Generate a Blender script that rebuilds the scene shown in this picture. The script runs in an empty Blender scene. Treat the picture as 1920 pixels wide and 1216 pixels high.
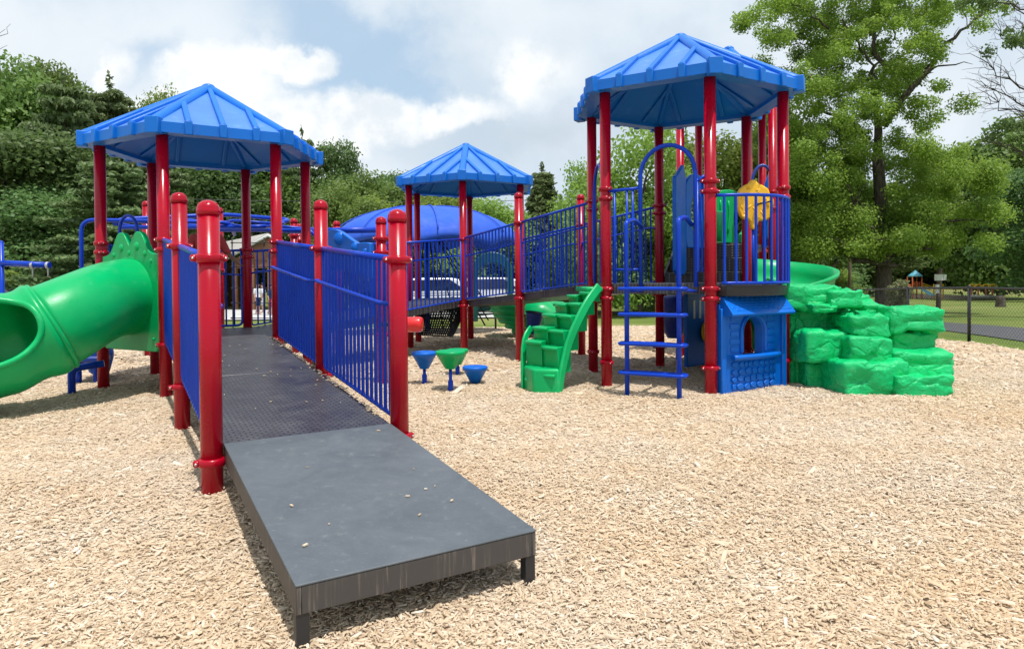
import bpy, bmesh, math, random
import numpy as np
from mathutils import Vector, Matrix, noise
R_ = math.radians
random.seed(7); rng = np.random.default_rng(11)
scene = bpy.context.scene
COL = scene.collection

# ------------------------------------------------------------------ camera
F, CY, PITCH, ROLL, CAMH = 1270.2, 542.3, 0.01394, 0.00871, 1.254
cam = bpy.data.cameras.new('camera'); camo = bpy.data.objects.new('camera', cam); COL.objects.link(camo)
cam.sensor_width = 36.0; cam.lens = 36.0 * F / 1920; cam.shift_y = (CY - 608) / 1920
cam.clip_start = 0.05; cam.clip_end = 4000
cp, sp, cr, sr = math.cos(PITCH), math.sin(PITCH), math.cos(ROLL), math.sin(ROLL)
right = Vector((cr, -sr * sp, -sr * cp)); up = Vector((sr, cr * sp, cr * cp)); fwd = Vector((0, cp, -sp))
camo.matrix_world = Matrix(((right.x, up.x, -fwd.x, 0), (right.y, up.y, -fwd.y, 0), (right.z, up.z, -fwd.z, CAMH), (0, 0, 0, 1)))
scene.camera = camo

def at(px, py, Y):
    """world point at depth Y that the photograph shows at pixel (px, py) of 1920x1216"""
    a, b = (px - 960) / F, (CY - py) / F
    x = a * cr + b * sr; zu = -a * sr + b * cr
    y = cp + zu * sp; z = -sp + zu * cp
    return Vector((x * Y / y, Y, CAMH + z * Y / y))

# ------------------------------------------------------------------ light
scene.view_settings.view_transform = 'Standard'; scene.view_settings.look = 'None'
scene.view_settings.exposure = 0.15; scene.view_settings.gamma = 1
SUN_EL, SUN_AZ = R_(73), math.atan2(-0.80, 0.45)       # towards the sun, in the ground plane
sl = bpy.data.lights.new('sun', 'SUN'); sl.energy = 3.9; sl.angle = R_(0.6); sl.color = (1.0, 0.965, 0.91)
so = bpy.data.objects.new('sun', sl); COL.objects.link(so)
sd = Vector((math.cos(SUN_AZ) * math.cos(SUN_EL), math.sin(SUN_AZ) * math.cos(SUN_EL), math.sin(SUN_EL)))
so.rotation_euler = sd.to_track_quat('Z', 'Y').to_euler()

world = bpy.data.worlds.new('World'); scene.world = world; world.use_nodes = True
wt = world.node_tree; wt.nodes.clear()
class G:
    """tiny node-graph helper"""
    def __init__(s, t): s.t = t
    def n(s, typ, **kw):
        nd = s.t.nodes.new(typ)
        for k, v in kw.items():
            if k.startswith('i_'):
                key = k[2:]; key = int(key) if key.isdigit() else key.replace('_', ' ')
                s.put(nd.inputs[key], v)
            else: setattr(nd, k, v)
        return nd
    def put(s, sock, v):
        if isinstance(v, bpy.types.NodeSocket): s.t.links.new(v, sock)
        elif isinstance(v, bpy.types.Node): s.t.links.new(v.outputs[0], sock)
        else: sock.default_value = v
    def m(s, op, a, b=None, c=None, clamp=False):
        nd = s.t.nodes.new('ShaderNodeMath'); nd.operation = op; nd.use_clamp = clamp
        s.put(nd.inputs[0], a)
        if b is not None: s.put(nd.inputs[1], b)
        if c is not None: s.put(nd.inputs[2], c)
        return nd.outputs[0]
    def ss(s, v, a, b):
        nd = s.t.nodes.new('ShaderNodeMapRange'); nd.interpolation_type = 'SMOOTHSTEP'
        s.put(nd.inputs[0], v); s.put(nd.inputs[1], a); s.put(nd.inputs[2], b); return nd.outputs[0]
    def lin(s, v, a, b, c=0., d=1.):
        nd = s.t.nodes.new('ShaderNodeMapRange')
        for i, q in enumerate((v, a, b, c, d)): s.put(nd.inputs[i], q)
        return nd.outputs[0]
    def mix(s, f, a, b, mode='MIX'):
        nd = s.t.nodes.new('ShaderNodeMix'); nd.data_type = 'RGBA'; nd.blend_type = mode
        s.put(nd.inputs[0], f)
        for q, v in ((6, a), (7, b)):
            if isinstance(v, tuple): v = (*v[:3], 1)
            s.put(nd.inputs[q], v)
        return nd.outputs[2]
    def noise(s, vec, scale, detail=4, rough=.55, dist=0.):
        nd = s.n('ShaderNodeTexNoise'); s.put(nd.inputs['Vector'], vec)
        nd.inputs['Scale'].default_value = scale; nd.inputs['Detail'].default_value = detail
        nd.inputs['Roughness'].default_value = rough; nd.inputs['Distortion'].default_value = dist
        return nd
g = G(wt)
sky = g.n('ShaderNodeTexSky', sky_type='NISHITA', sun_disc=False, sun_elevation=SUN_EL,
          sun_rotation=math.atan2(sd.x, sd.y), air_density=1.0, dust_density=1.2, ozone_density=1.0)
tc = g.n('ShaderNodeTexCoord'); sep = g.n('ShaderNodeSeparateXYZ', i_0=tc.outputs['Generated'])
yy = g.m('MAXIMUM', sep.outputs[1], 0.06)
U = g.m('DIVIDE', sep.outputs[0], yy); V = g.m('DIVIDE', sep.outputs[2], yy)
cmb = g.n('ShaderNodeCombineXYZ', i_0=U, i_1=V, i_2=0.0)
w1 = g.noise(cmb, 5.5, 9, .58); w2 = g.noise(cmb, 2.2, 3, .5)
sw = g.n('ShaderNodeSeparateColor', i_0=w1.outputs['Color'])
Uw = g.m('ADD', U, g.m('MULTIPLY', g.m('SUBTRACT', sw.outputs[0], .5), .24))
Vw = g.m('ADD', V, g.m('MULTIPLY', g.m('SUBTRACT', sw.outputs[1], .5), .24))
def blob(px, py, rx, ry, soft=.45, tilt=0.0):
    cx, cy_ = (px - 960) / F, (520 - py) / F; rx /= F; ry /= F
    du = g.m('SUBTRACT', Uw, cx); dv = g.m('SUBTRACT', Vw, cy_)
    if tilt:
        c, s = math.cos(tilt), math.sin(tilt)
        du, dv = (g.m('ADD', g.m('MULTIPLY', du, c), g.m('MULTIPLY', dv, s)), g.m('SUBTRACT', g.m('MULTIPLY', dv, c), g.m('MULTIPLY', du, s)))
    a = g.m('POWER', g.m('DIVIDE', du, rx), 2.0); b = g.m('POWER', g.m('DIVIDE', dv, ry), 2.0)
    d = g.m('SQRT', g.m('ADD', a, b))
    return g.ss(d, 1.0 + soft * .5, 1.0 - soft)
def mx(*a):
    o = a[0]
    for b in a[1:]: o = g.m('MAXIMUM', o, b)
    return o
gap = mx(blob(640, 50, 190, 95, .5, -.45), blob(700, 160, 150, 75, .45, -.35), blob(640, 130, 110, 80, .5), g.m('MULTIPLY', blob(300, 85, 90, 55, .9), .8))
cum = mx(blob(440, 140, 120, 85, .4), blob(380, 220, 150, 60, .6), blob(560, 120, 75, 48, .35), blob(700, 235, 120, 60, .45), blob(560, 250, 110, 70, .5), blob(860, 215, 120, 38, .6, .25), blob(1010, 130, 80, 50, .9, .5), blob(230, 100, 45, 40, .8))
shade = g.ss(g.m('ADD', g.m('MULTIPLY', w2.outputs[0], .6), g.m('MULTIPLY', w1.outputs[0], .4)), .38, .62)
veil = g.mix(shade, (.60, .71, .82), (.80, .87, .935))
bright = mx(blob(130, 60, 330, 80, .9), blob(950, 20, 180, 70, 1.), blob(1790, 180, 130, 110, 1.))
veil = g.mix(g.m('MULTIPLY', bright, .6), veil, (.86, .91, .95))
w3 = g.noise(cmb, 11, 8, .6)
fine = g.ss(g.m('ADD', g.m('MULTIPLY', w1.outputs[0], .5), g.m('MULTIPLY', w3.outputs[0], .5)), .38, .58)
cumc = g.mix(fine, (.80, .86, .91), (1.07, 1.07, 1.06))
lowgrey = blob(1010, 260, 240, 60, 1.0, .15)
veil = g.mix(g.m('MULTIPLY', lowgrey, .5), veil, (.52, .60, .68))
cloud = g.mix(g.m('MULTIPLY', cum, .92), veil, cumc)
cloudmask = g.m('SUBTRACT', 1.0, g.m('MULTIPLY', gap, g.m('SUBTRACT', 1.0, g.m('MULTIPLY', cum, .95))))
cloudmask = g.m('MULTIPLY_ADD', cloudmask, .72, .28)
cloudmask = g.m('MULTIPLY', cloudmask, g.lin(w2.outputs[0], .2, .5, .82, 1.0), clamp=True)
b1 = g.n('ShaderNodeBackground', i_0=g.mix(.65, sky.outputs[0], (5.6, 8.2, 11.0)), i_1=0.085)
b2 = g.n('ShaderNodeBackground', i_0=cloud, i_1=0.95)
mxs = g.n('ShaderNodeMixShader', i_0=cloudmask, i_1=b1.outputs[0], i_2=b2.outputs[0])
out = g.n('ShaderNodeOutputWorld', i_0=mxs.outputs[0])

# ------------------------------------------------------------------ materials
M = {}
def mat(name, col, rough=.5, spec=.5, coat=0., metal=0.):
    m = bpy.data.materials.new(name); m.use_nodes = True
    b = m.node_tree.nodes['Principled BSDF']
    b.inputs['Base Color'].default_value = (*col, 1); b.inputs['Roughness'].default_value = rough
    b.inputs['Specular IOR Level'].default_value = spec; b.inputs['Coat Weight'].default_value = coat
    b.inputs['Coat Roughness'].default_value = .12; b.inputs['Metallic'].default_value = metal
    M[name] = m; return m, G(m.node_tree), b
def worn(name, col, rough, coat=0., scuff=(.6, .6, .6), amt=.12, scale=9., bump=.0, bscale=60., cvar=.12, spec=.5):
    """painted or moulded surface with faint dust, tone drift and fine surface waves"""
    m, g, b = mat(name, col, rough, spec, coat)
    tc = g.n('ShaderNodeTexCoord'); o = tc.outputs['Object']
    n1 = g.noise(o, scale, 6, .65); n2 = g.noise(o, scale * .23, 3)
    base = g.mix(g.lin(n2.outputs[0], .3, .7), tuple(c * (1 - cvar) for c in col), tuple(min(1, c * (1 + cvar)) for c in col))
    base = g.mix(g.m('MULTIPLY', g.ss(n1.outputs[0], .56, .78), amt), base, scuff)
    g.put(b.inputs['Base Color'], base)
    g.put(b.inputs['Roughness'], g.lin(n1.outputs[0], .3, .75, rough * .75, min(1, rough * 1.35)))
    if bump:
        n3 = g.noise(o, bscale, 3, .5)
        bp = g.n('ShaderNodeBump', i_Strength=bump, i_Distance=.01); g.put(bp.inputs['Height'], n3.outputs[0]); g.put(b.inputs['Normal'], bp)
    return m
worn('red_paint', (.37, .0002, .014), .24, .0, amt=.03, spec=.32, scuff=(.5, .2, .2))
worn('red_dark', (.36, .003, .012), .28, .4, amt=.05)
worn('blue_paint', (.0005, .045, .47), .32, .0, scuff=(.12, .2, .5), amt=.10, spec=.3)
worn('roof_blue', (.0005, .145, .60), .42, .0, scuff=(.22, .38, .58), amt=.18, scale=3, spec=.38, bump=.15, bscale=35)
worn('roof_panel', (.055, .20, .64), .38, .0, scuff=(.30, .42, .60), amt=.35, scale=4, spec=.5, cvar=.2)  # sky sheen on the roof slopes put into a paler base colour
worn('panel_blue', (.0005, .130, .60), .36, .0, scuff=(.2, .35, .6), amt=.10, spec=.35, bump=.15, bscale=40)
worn('dark_blue_plastic', (.008, .04, .28), .45, .05)
worn('green_plastic', (.0005, .39, .115), .33, .0, spec=.32, scuff=(.5, .8, .6), amt=.07, scale=6, bump=.10, bscale=18)
worn('rock_green', (.001, .50, .15), .34, .0, spec=.4, scuff=(.45, .7, .5), amt=.12, scale=9, bump=.6, bscale=22)
_g = G(M['rock_green'].node_tree); _tc = _g.n('ShaderNodeTexCoord'); _nz = _g.noise(_tc.outputs['Object'], 5, 4, .6)
_v = _g.n('ShaderNodeTexVoronoi', feature='DISTANCE_TO_EDGE', i_Scale=4.0); _g.put(_v.inputs['Vector'], _g.mix(.12, _tc.outputs['Object'], _nz.outputs['Color'], 'ADD'))
_n2 = _g.noise(_tc.outputs['Object'], 26, 5, .7)
_h = _g.m('ADD', _g.m('MULTIPLY', _g.ss(_v.outputs[0], 0., .09), .45), _g.m('ADD', _g.m('MULTIPLY', _n2.outputs[0], 1.0), _g.m('MULTIPLY', _nz.outputs[0], 1.6)))
_b = _g.n('ShaderNodeBump', i_Strength=.8, i_Distance=.018); _g.put(_b.inputs['Height'], _h); _g.put(M['rock_green'].node_tree.nodes['Principled BSDF'].inputs['Normal'], _b)
worn('yellow_plastic', (.95, .50, .015), .38, .2)
worn('toy_red', (.75, .02, .02), .3, .3)
worn('black_metal', (.022, .022, .024), .5, .0, scuff=(.12, .11, .10), amt=.3)
worn('bench_green', (.01, .10, .09), .4, .1)
worn('bolt_metal', (.6, .6, .6), .3); M['bolt_metal'].node_tree.nodes['Principled BSDF'].inputs['Metallic'].default_value = .8
worn('grey_cap', (.45, .45, .46), .5)
worn('white_paint', (.78, .78, .78), .35, .4, amt=.05)
worn('teal_roof', (.10, .35, .45), .5); worn('orange_paint', (.65, .13, .04), .45); worn('sky_slide', (.25, .55, .70), .4)
worn('wood_brown', (.24, .11, .06), .8, scale=3, cvar=.4); worn('shingle', (.42, .40, .37), .9, scale=12, amt=.3)
worn('wood_post', (.16, .11, .08), .9, scale=12, cvar=.3)
worn('concrete', (.50, .49, .47), .9, scale=2, amt=.3); worn('sign_white', (.62, .63, .60), .5)
worn('car_white', (.75, .76, .78), .25, .8); worn('car_black', (.02, .02, .024), .2, .9); worn('tyre', (.02, .02, .02), .8)
worn('glass_dark', (.02, .025, .03), .08, .5); worn('skin', (.20, .095, .055), .55); worn('skin_light', (.45, .25, .17), .55)
worn('hair', (.01, .008, .006), .7); worn('cloth_white', (.75, .75, .75), .9); worn('cloth_dark', (.03, .035, .06), .9); worn('cloth_red', (.4, .04, .04), .9)
worn('shade_fabric', (.02, .10, .60), .75, 0, scuff=(.2, .25, .6), amt=.15, scale=3)
worn('rubber_net', (.012, .012, .012), .6)
worn('wire', (.06, .06, .06), .6)

# slate coated end platform: scuffs and dust
m, g, b = mat('slate_deck', (.07, .08, .092), .55, .4)
tc = g.n('ShaderNodeTexCoord'); o = tc.outputs['Object']
n1 = g.noise(o, 2.5, 8, .7, .6); n2 = g.noise(o, 14, 6, .7); n3 = g.noise(o, 160, 2, .5)
vs = g.n('ShaderNodeMapping', i_0=o); vs.inputs['Scale'].default_value = (3, 22, 3); vs.inputs['Rotation'].default_value = (0, 0, .7)
n4 = g.noise(vs, 6, 5, .7)
c = g.mix(g.lin(n1.outputs[0], .3, .7), (.072, .086, .100), (.115, .130, .146))
c = g.mix(g.m('MULTIPLY', g.ss(n2.outputs[0], .56, .76), .38), c, (.24, .25, .26))
c = g.mix(g.m('MULTIPLY', g.ss(n4.outputs[0], .62, .74), .45), c, (.40, .41, .41))
g.put(b.inputs['Base Color'], c); g.put(b.inputs['Roughness'], g.lin(n2.outputs[0], .3, .7, .42, .7))
bp = g.n('ShaderNodeBump', i_Strength=.25, i_Distance=.003); g.put(bp.inputs['Height'], n3.outputs[0]); g.put(b.inputs['Normal'], bp)
# skirt of the platform: worn vertical streaks
m, g, b = mat('worn_skirt', (.06, .05, .05), .6)
tc = g.n('ShaderNodeTexCoord'); o = tc.outputs['Object']
mp = g.n('ShaderNodeMapping', i_0=o); mp.inputs['Scale'].default_value = (60, 60, 3)
n1 = g.noise(mp, 1.0, 4, .6); n2 = g.noise(o, 5, 3)
c = g.mix(g.m('MULTIPLY', g.ss(n1.outputs[0], .52, .68), g.lin(n2.outputs[0], .35, .65, .08, .6)), (.060, .055, .053), (.30, .25, .20))
g.put(b.inputs['Base Color'], c)
# black vinyl tread deck: rows of raised bars
m, g, b = mat('tread_deck', (.035, .035, .045), .38, .6)
tc = g.n('ShaderNodeTexCoord'); o = tc.outputs['Object']
mp = g.n('ShaderNodeMapping', i_0=o); mp.inputs['Rotation'].default_value = (0, 0, -math.atan2(.5097, .8603) )
ck = g.n('ShaderNodeTexBrick', i_Vector=mp.outputs[0], i_Scale=16.0, i_Mortar_Size=.09, i_Mortar_Smooth=.3, i_Brick_Width=1.0, i_Row_Height=.5)
n2 = g.noise(o, 3, 6, .7); n3 = g.noise(o, 30, 4, .6)
c = g.mix(g.lin(n2.outputs[0], .3, .7), (.040, .040, .048), (.095, .096, .106))
c = g.mix(g.m('MULTIPLY', g.ss(n3.outputs[0], .56, .75), .25), c, (.25, .23, .21))
c = g.mix(g.m('MULTIPLY', ck.outputs['Fac'], .75), c, (.010, .009, .014))
g.put(b.inputs['Base Color'], c); g.put(b.inputs['Roughness'], g.lin(n2.outputs[0], .3, .7, .28, .5))
bp = g.n('ShaderNodeBump', i_Strength=.8, i_Distance=.004, invert=True); g.put(bp.inputs['Height'], ck.outputs['Fac']); g.put(b.inputs['Normal'], bp)
# perforated black step plastic
m, g, b = mat('perforated_black', (.02, .02, .022), .45)
tc = g.n('ShaderNodeTexCoord'); vo = g.n('ShaderNodeTexVoronoi', i_Vector=tc.outputs['Object'], i_Scale=26.0, i_Randomness=0.0)
g.put(b.inputs['Base Color'], g.mix(g.ss(vo.outputs['Distance'], .32, .26), (.022, .022, .024), (.16, .15, .14)))

# mulch: ground underneath, and the chips on it
def chipcol(g, r, pos):
    cr_ = g.n('ShaderNodeValToRGB', i_0=r); e = cr_.color_ramp.elements
    e[0].position = 0; e[0].color = (.35, .245, .155, 1); e[1].position = 1; e[1].color = (.78, .70, .59, 1)
    for p, c in ((.08, (.46, .335, .21, 1)), (.3, (.57, .43, .285, 1)), (.62, (.64, .50, .345, 1)), (.9, (.71, .59, .44, 1))):
        k = e.new(p); k.color = c
    n = g.noise(pos, .55, 4, .6)
    c = g.mix(g.lin(n.outputs[0], .32, .68, 0., .38), cr_.outputs[0], (.62, .57, .51), 'MIX')
    n2 = g.noise(pos, 1.6, 3)
    return g.mix(g.lin(n2.outputs[0], .35, .65, 0, .28), c, (.60, .40, .22))
m, g, b = mat('mulch_bed', (.3, .2, .12), .95, .2)
geo = g.n('ShaderNodeNewGeometry'); pos = geo.outputs['Position']
mp = g.n('ShaderNodeMapping', i_0=pos); mp.inputs['Scale'].default_value = (1, 1, .2)
vo = g.n('ShaderNodeTexVoronoi', i_Vector=mp.outputs[0], i_Scale=42.0)
sc = g.n('ShaderNodeSeparateColor', i_0=vo.outputs['Color'])
c = chipcol(g, sc.outputs[0], pos)
c = g.mix(g.ss(sc.outputs[1], .25, .05), c, (.22, .15, .095))
g.put(b.inputs['Base Color'], c)
bp = g.n('ShaderNodeBump', i_Strength=1.0, i_Distance=.02); g.put(bp.inputs['Height'], sc.outputs[2]); g.put(b.inputs['Normal'], bp)
m, g, b = mat('wood_chip', (.6, .45, .3), .85, .25)
geo = g.n('ShaderNodeNewGeometry')
g.put(b.inputs['Base Color'], chipcol(g, geo.outputs['Random Per Island'], geo.outputs['Position']))
# grass
m, g, b = mat('grass', (.08, .14, .03), .9, .2)
geo = g.n('ShaderNodeNewGeometry'); pos = geo.outputs['Position']
n1 = g.noise(pos, .25, 5, .6); n2 = g.noise(pos, 9, 5, .7); n3 = g.noise(pos, .06, 3)
c = g.mix(g.lin(n1.outputs[0], .3, .7), (.13, .19, .035), (.24, .27, .07))
c = g.mix(g.lin(n2.outputs[0], .35, .7, 0, .5), c, (.07, .115, .02))
c = g.mix(g.ss(n3.outputs[0], .5, .7), c, (.30, .28, .11))
g.put(b.inputs['Base Color'], c)
bp = g.n('ShaderNodeBump', i_Strength=.8, i_Distance=.08); g.put(bp.inputs['Height'], n2.outputs[0]); g.put(b.inputs['Normal'], bp)
worn('asphalt', (.075, .075, .08), .9, scale=20, amt=.25, scuff=(.2, .2, .2))
# bark + leaves
m, g, b = mat('bark', (.08, .06, .045), .95, .2)
tc = g.n('ShaderNodeTexCoord'); mp = g.n('ShaderNodeMapping', i_0=tc.outputs['Object']); mp.inputs['Scale'].default_value = (6, 6, 1.2)
n1 = g.noise(mp, 2.2, 6, .7)
g.put(b.inputs['Base Color'], g.mix(g.lin(n1.outputs[0], .35, .65), (.045, .034, .026), (.15, .125, .10)))
bp = g.n('ShaderNodeBump', i_Strength=.9, i_Distance=.05); g.put(bp.inputs['Height'], n1.outputs[0]); g.put(b.inputs['Normal'], bp)
def leafmat(name, c0, c1, trans=.35, rough=.5):
    m = bpy.data.materials.new(name); m.use_nodes = True; t = m.node_tree; t.nodes.clear(); g = G(t)
    geo = g.n('ShaderNodeNewGeometry'); oi = g.n('ShaderNodeObjectInfo')
    c = g.mix(geo.outputs['Random Per Island'], c0, c1)
    n = g.noise(geo.outputs['Position'], .35, 3)
    c = g.mix(g.lin(n.outputs[0], .35, .65, 0, .5), c, tuple(x * 1.35 for x in c1))
    hs = g.n('ShaderNodeHueSaturation'); g.put(hs.inputs['Color'], c)
    g.put(hs.inputs['Hue'], g.lin(oi.outputs['Random'], 0, 1, .475, .52)); g.put(hs.inputs['Value'], g.lin(oi.outputs['Random'], 0, 1, .8, 1.25))
    p = g.n('ShaderNodeBsdfPrincipled'); g.put(p.inputs['Base Color'], hs); p.inputs['Roughness'].default_value = rough; p.inputs['Specular IOR Level'].default_value = .35
    tr = g.n('ShaderNodeBsdfTranslucent'); g.put(tr.inputs[0], g.mix(.5, hs.outputs[0], tuple(x * 1.4 for x in c1)))
    ms = g.n('ShaderNodeMixShader', i_0=trans, i_1=p.outputs[0], i_2=tr.outputs[0]); g.n('ShaderNodeOutputMaterial', i_0=ms.outputs[0])
    M[name] = m
leafmat('leaf_mid', (.08, .155, .032), (.17, .255, .06), .45)
leafmat('leaf_dark', (.065, .13, .038), (.135, .21, .065), .42)
leafmat('leaf_light', (.12, .21, .035), (.25, .34, .07), .5)
leafmat('leaf_maple', (.11, .21, .03), (.26, .37, .06), .5)
leafmat('needle', (.075, .135, .05), (.17, .235, .09), .35)
leafmat('shrub_leaf', (.14, .18, .08), (.28, .30, .15), .35)

# ------------------------------------------------------------------ mesh helpers
MI = 0
def frame(d):
    d = d.normalized(); a = Vector((0, 0, 1)) if abs(d.z) < .95 else Vector((1, 0, 0))
    x = a.cross(d).normalized(); return x, d.cross(x)
def tube(bm, pts, r, seg=10, closed=False, caps=True, r2=None):
    pts = [Vector(p) for p in pts]; n = len(pts); rings = []
    x = None
    for i, p in enumerate(pts):
        if closed: d = pts[(i + 1) % n] - pts[i - 1]
        else: d = pts[min(i + 1, n - 1)] - pts[max(i - 1, 0)]
        d.normalize()
        if x is None: x, y = frame(d)
        else:
            x = (x - d * x.dot(d)).normalized(); y = d.cross(x)
        rr = r[i] if isinstance(r, (list, tuple)) else (r if r2 is None else r + (r2 - r) * i / (n - 1))
        rings.append([bm.verts.new(p + x * (rr * math.cos(2 * math.pi * k / seg)) + y * (rr * math.sin(2 * math.pi * k / seg))) for k in range(seg)])
    m = n if closed else n - 1
    for i in range(m):
        a, b = rings[i], rings[(i + 1) % n]
        for k in range(seg):
            f = bm.faces.new((a[k], a[(k + 1) % seg], b[(k + 1) % seg], b[k])); f.smooth = True; f.material_index = MI
    if caps and not closed:
        for rg in (rings[0][::-1], rings[-1]):
            f = bm.faces.new(rg); f.material_index = MI
def bend(pts, rad=.06, n=5):
    """polyline with rounded corners"""
    pts = [Vector(p) for p in pts]; out = [pts[0]]
    for i in range(1, len(pts) - 1):
        a, b, c = pts[i - 1], pts[i], pts[i + 1]
        r = min(rad, (a - b).length * .49, (c - b).length * .49)
        p0 = b + (a - b).normalized() * r; p1 = b + (c - b).normalized() * r
        for k in range(n + 1):
            t = k / n; out.append(p0 * (1 - t) ** 2 + b * 2 * t * (1 - t) + p1 * t * t)
    out.append(pts[-1]); return out
def hexa(bm, P):
    """8 points: bottom loop 4, top loop 4"""
    v = [bm.verts.new(p) for p in P]
    for q in ((3, 2, 1, 0), (4, 5, 6, 7), (0, 1, 5, 4), (1, 2, 6, 5), (2, 3, 7, 6), (3, 0, 4, 7)):
        f = bm.faces.new([v[i] for i in q]); f.material_index = MI
def box(bm, c, s, rot=0., tilt=None):
    c = Vector(c); x, y, z = [q / 2 for q in s]
    m = Matrix.Rotation(rot, 3, 'Z')
    if tilt: m = m @ Matrix.Rotation(tilt, 3, 'X')
    hexa(bm, [c + m @ Vector(p) for p in ((-x, -y, -z), (x, -y, -z), (x, y, -z), (-x, y, -z), (-x, -y, z), (x, -y, z), (x, y, z), (-x, y, z))])
def beam(bm, p0, p1, w, h, upv=(0, 0, 1), lift=0.):
    p0, p1 = Vector(p0), Vector(p1); d = (p1 - p0).normalized(); s = d.cross(Vector(upv)).normalized(); u_ = s.cross(d)
    a = s * w / 2; P = []
    for k in (lift, lift + h):
        P += [p0 - a + u_ * k, p0 + a + u_ * k, p1 + a + u_ * k, p1 - a + u_ * k]
    hexa(bm, P)
def prism(bm, outline, vec, holes=None):
    vec = Vector(vec); a = [bm.verts.new(Vector(p)) for p in outline]; b = [bm.verts.new(Vector(p) + vec) for p in outline]; n = len(a)
    f = bm.faces.new(a[::-1]); f.material_index = MI; f = bm.faces.new(b); f.material_index = MI
    for i in range(n):
        f = bm.faces.new((a[i], a[(i + 1) % n], b[(i + 1) % n], b[i])); f.material_index = MI
def plate(bm, outer, inner, vec):
    """plate with one opening: outer and inner loops with the same number of points"""
    vec = Vector(vec); n = len(outer)
    L = [[bm.verts.new(Vector(p) + o) for p in lp] for lp in (outer, inner) for o in (Vector((0, 0, 0)), vec)]
    o0, o1, i0, i1 = L
    for i in range(n):
        j = (i + 1) % n
        for q in ((o0[j], o0[i], i0[i], i0[j]), (o1[i], o1[j], i1[j], i1[i]), (o0[i], o0[j], o1[j], o1[i]), (i0[j], i0[i], i1[i], i1[j])):
            f = bm.faces.new(q); f.material_index = MI
def lathe(bm, prof, c, seg=24, axis=None, closed=False):
    c = Vector(c)
    if axis is None: X, Y_, Z = Vector((1, 0, 0)), Vector((0, 1, 0)), Vector((0, 0, 1))
    else: Z = Vector(axis).normalized(); X, Y_ = frame(Z)
    rings = []
    for r, z in prof:
        rings.append([bm.verts.new(c + Z * z + X * (r * math.cos(2 * math.pi * k / seg)) + Y_ * (r * math.sin(2 * math.pi * k / seg))) for k in range(seg)])
    for a, b in zip(rings, rings[1:]):
        for k in range(seg):
            f = bm.faces.new((a[k], a[(k + 1) % seg], b[(k + 1) % seg], b[k])); f.smooth = True; f.material_index = MI
    if not closed:
        if prof[0][0] > 1e-4: bm.faces.new(rings[0][::-1]).material_index = MI
        if prof[-1][0] > 1e-4: bm.faces.new(rings[-1]).material_index = MI
def ball(bm, c, r, sc=(1, 1, 1), u=12, v=8):
    res = bmesh.ops.create_uvsphere(bm, u_segments=u, v_segments=v, radius=r, matrix=Matrix.Translation(Vector(c)) @ Matrix.Diagonal((*sc, 1)))
    for vv in res['verts']:
        for f in vv.link_faces: f.smooth = True; f.material_index = MI
def link(name, me, mats, parent):
    o = bpy.data.objects.new(name, me); COL.objects.link(o)
    for m_ in (mats if isinstance(mats, (list, tuple)) else [mats]): me.materials.append(M[m_])
    if parent is not None: o.parent = parent
    return o
def root_loc(p):
    v = Vector((0, 0, 0))
    while p is not None: v += p.location; p = p.parent
    return v
def obj(name, bm, mats, parent=None, bevel=0., smooth=False, sub=0, seg=2, loc=None):
    org = root_loc(parent) if parent is not None else (Vector(loc) if loc is not None else Vector((0, 0, 0)))
    bmesh.ops.translate(bm, verts=bm.verts, vec=-org)
    bmesh.ops.recalc_face_normals(bm, faces=bm.faces)
    if smooth:
        for f in bm.faces: f.smooth = True
    me = bpy.data.meshes.new(name); bm.to_mesh(me); bm.free()
    o = link(name, me, mats, parent)
    if parent is None and loc is not None: o.location = loc
    if bevel:
        b = o.modifiers.new('bevel', 'BEVEL'); b.width = bevel; b.segments = seg; b.limit_method = 'ANGLE'; b.angle_limit = R_(40)
        b.harden_normals = False
        for f in me.polygons: f.use_smooth = True
        me.set_sharp_from_angle(angle=R_(50)) if hasattr(me, 'set_sharp_from_angle') else None
    if sub:
        s_ = o.modifiers.new('sub', 'SUBSURF'); s_.levels = sub; s_.render_levels = sub
    return o
def thing(name, label, cat, loc=(0, 0, 0), group=None):
    o = bpy.data.objects.new(name, None); COL.objects.link(o); o.location = loc; o.empty_display_size = .2
    o['label'] = label; o['category'] = cat
    if group: o['group'] = group
    return o
def tag(o, label, cat, group=None, kind=None):
    if label: o['label'] = label
    if cat: o['category'] = cat
    if group: o['group'] = group
    if kind: o['kind'] = kind
    return o
def struct(o, kind='structure', label=None):
    o['kind'] = kind
    if label: o['label'] = label
    return o
def NB(): return bmesh.new()
def copy_tree(o, parent=None):
    c = o.copy(); COL.objects.link(c)
    if parent is not None: c.parent = parent
    for ch in [q for q in bpy.data.objects if q.parent == o]: copy_tree(ch, c)
    return c

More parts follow.
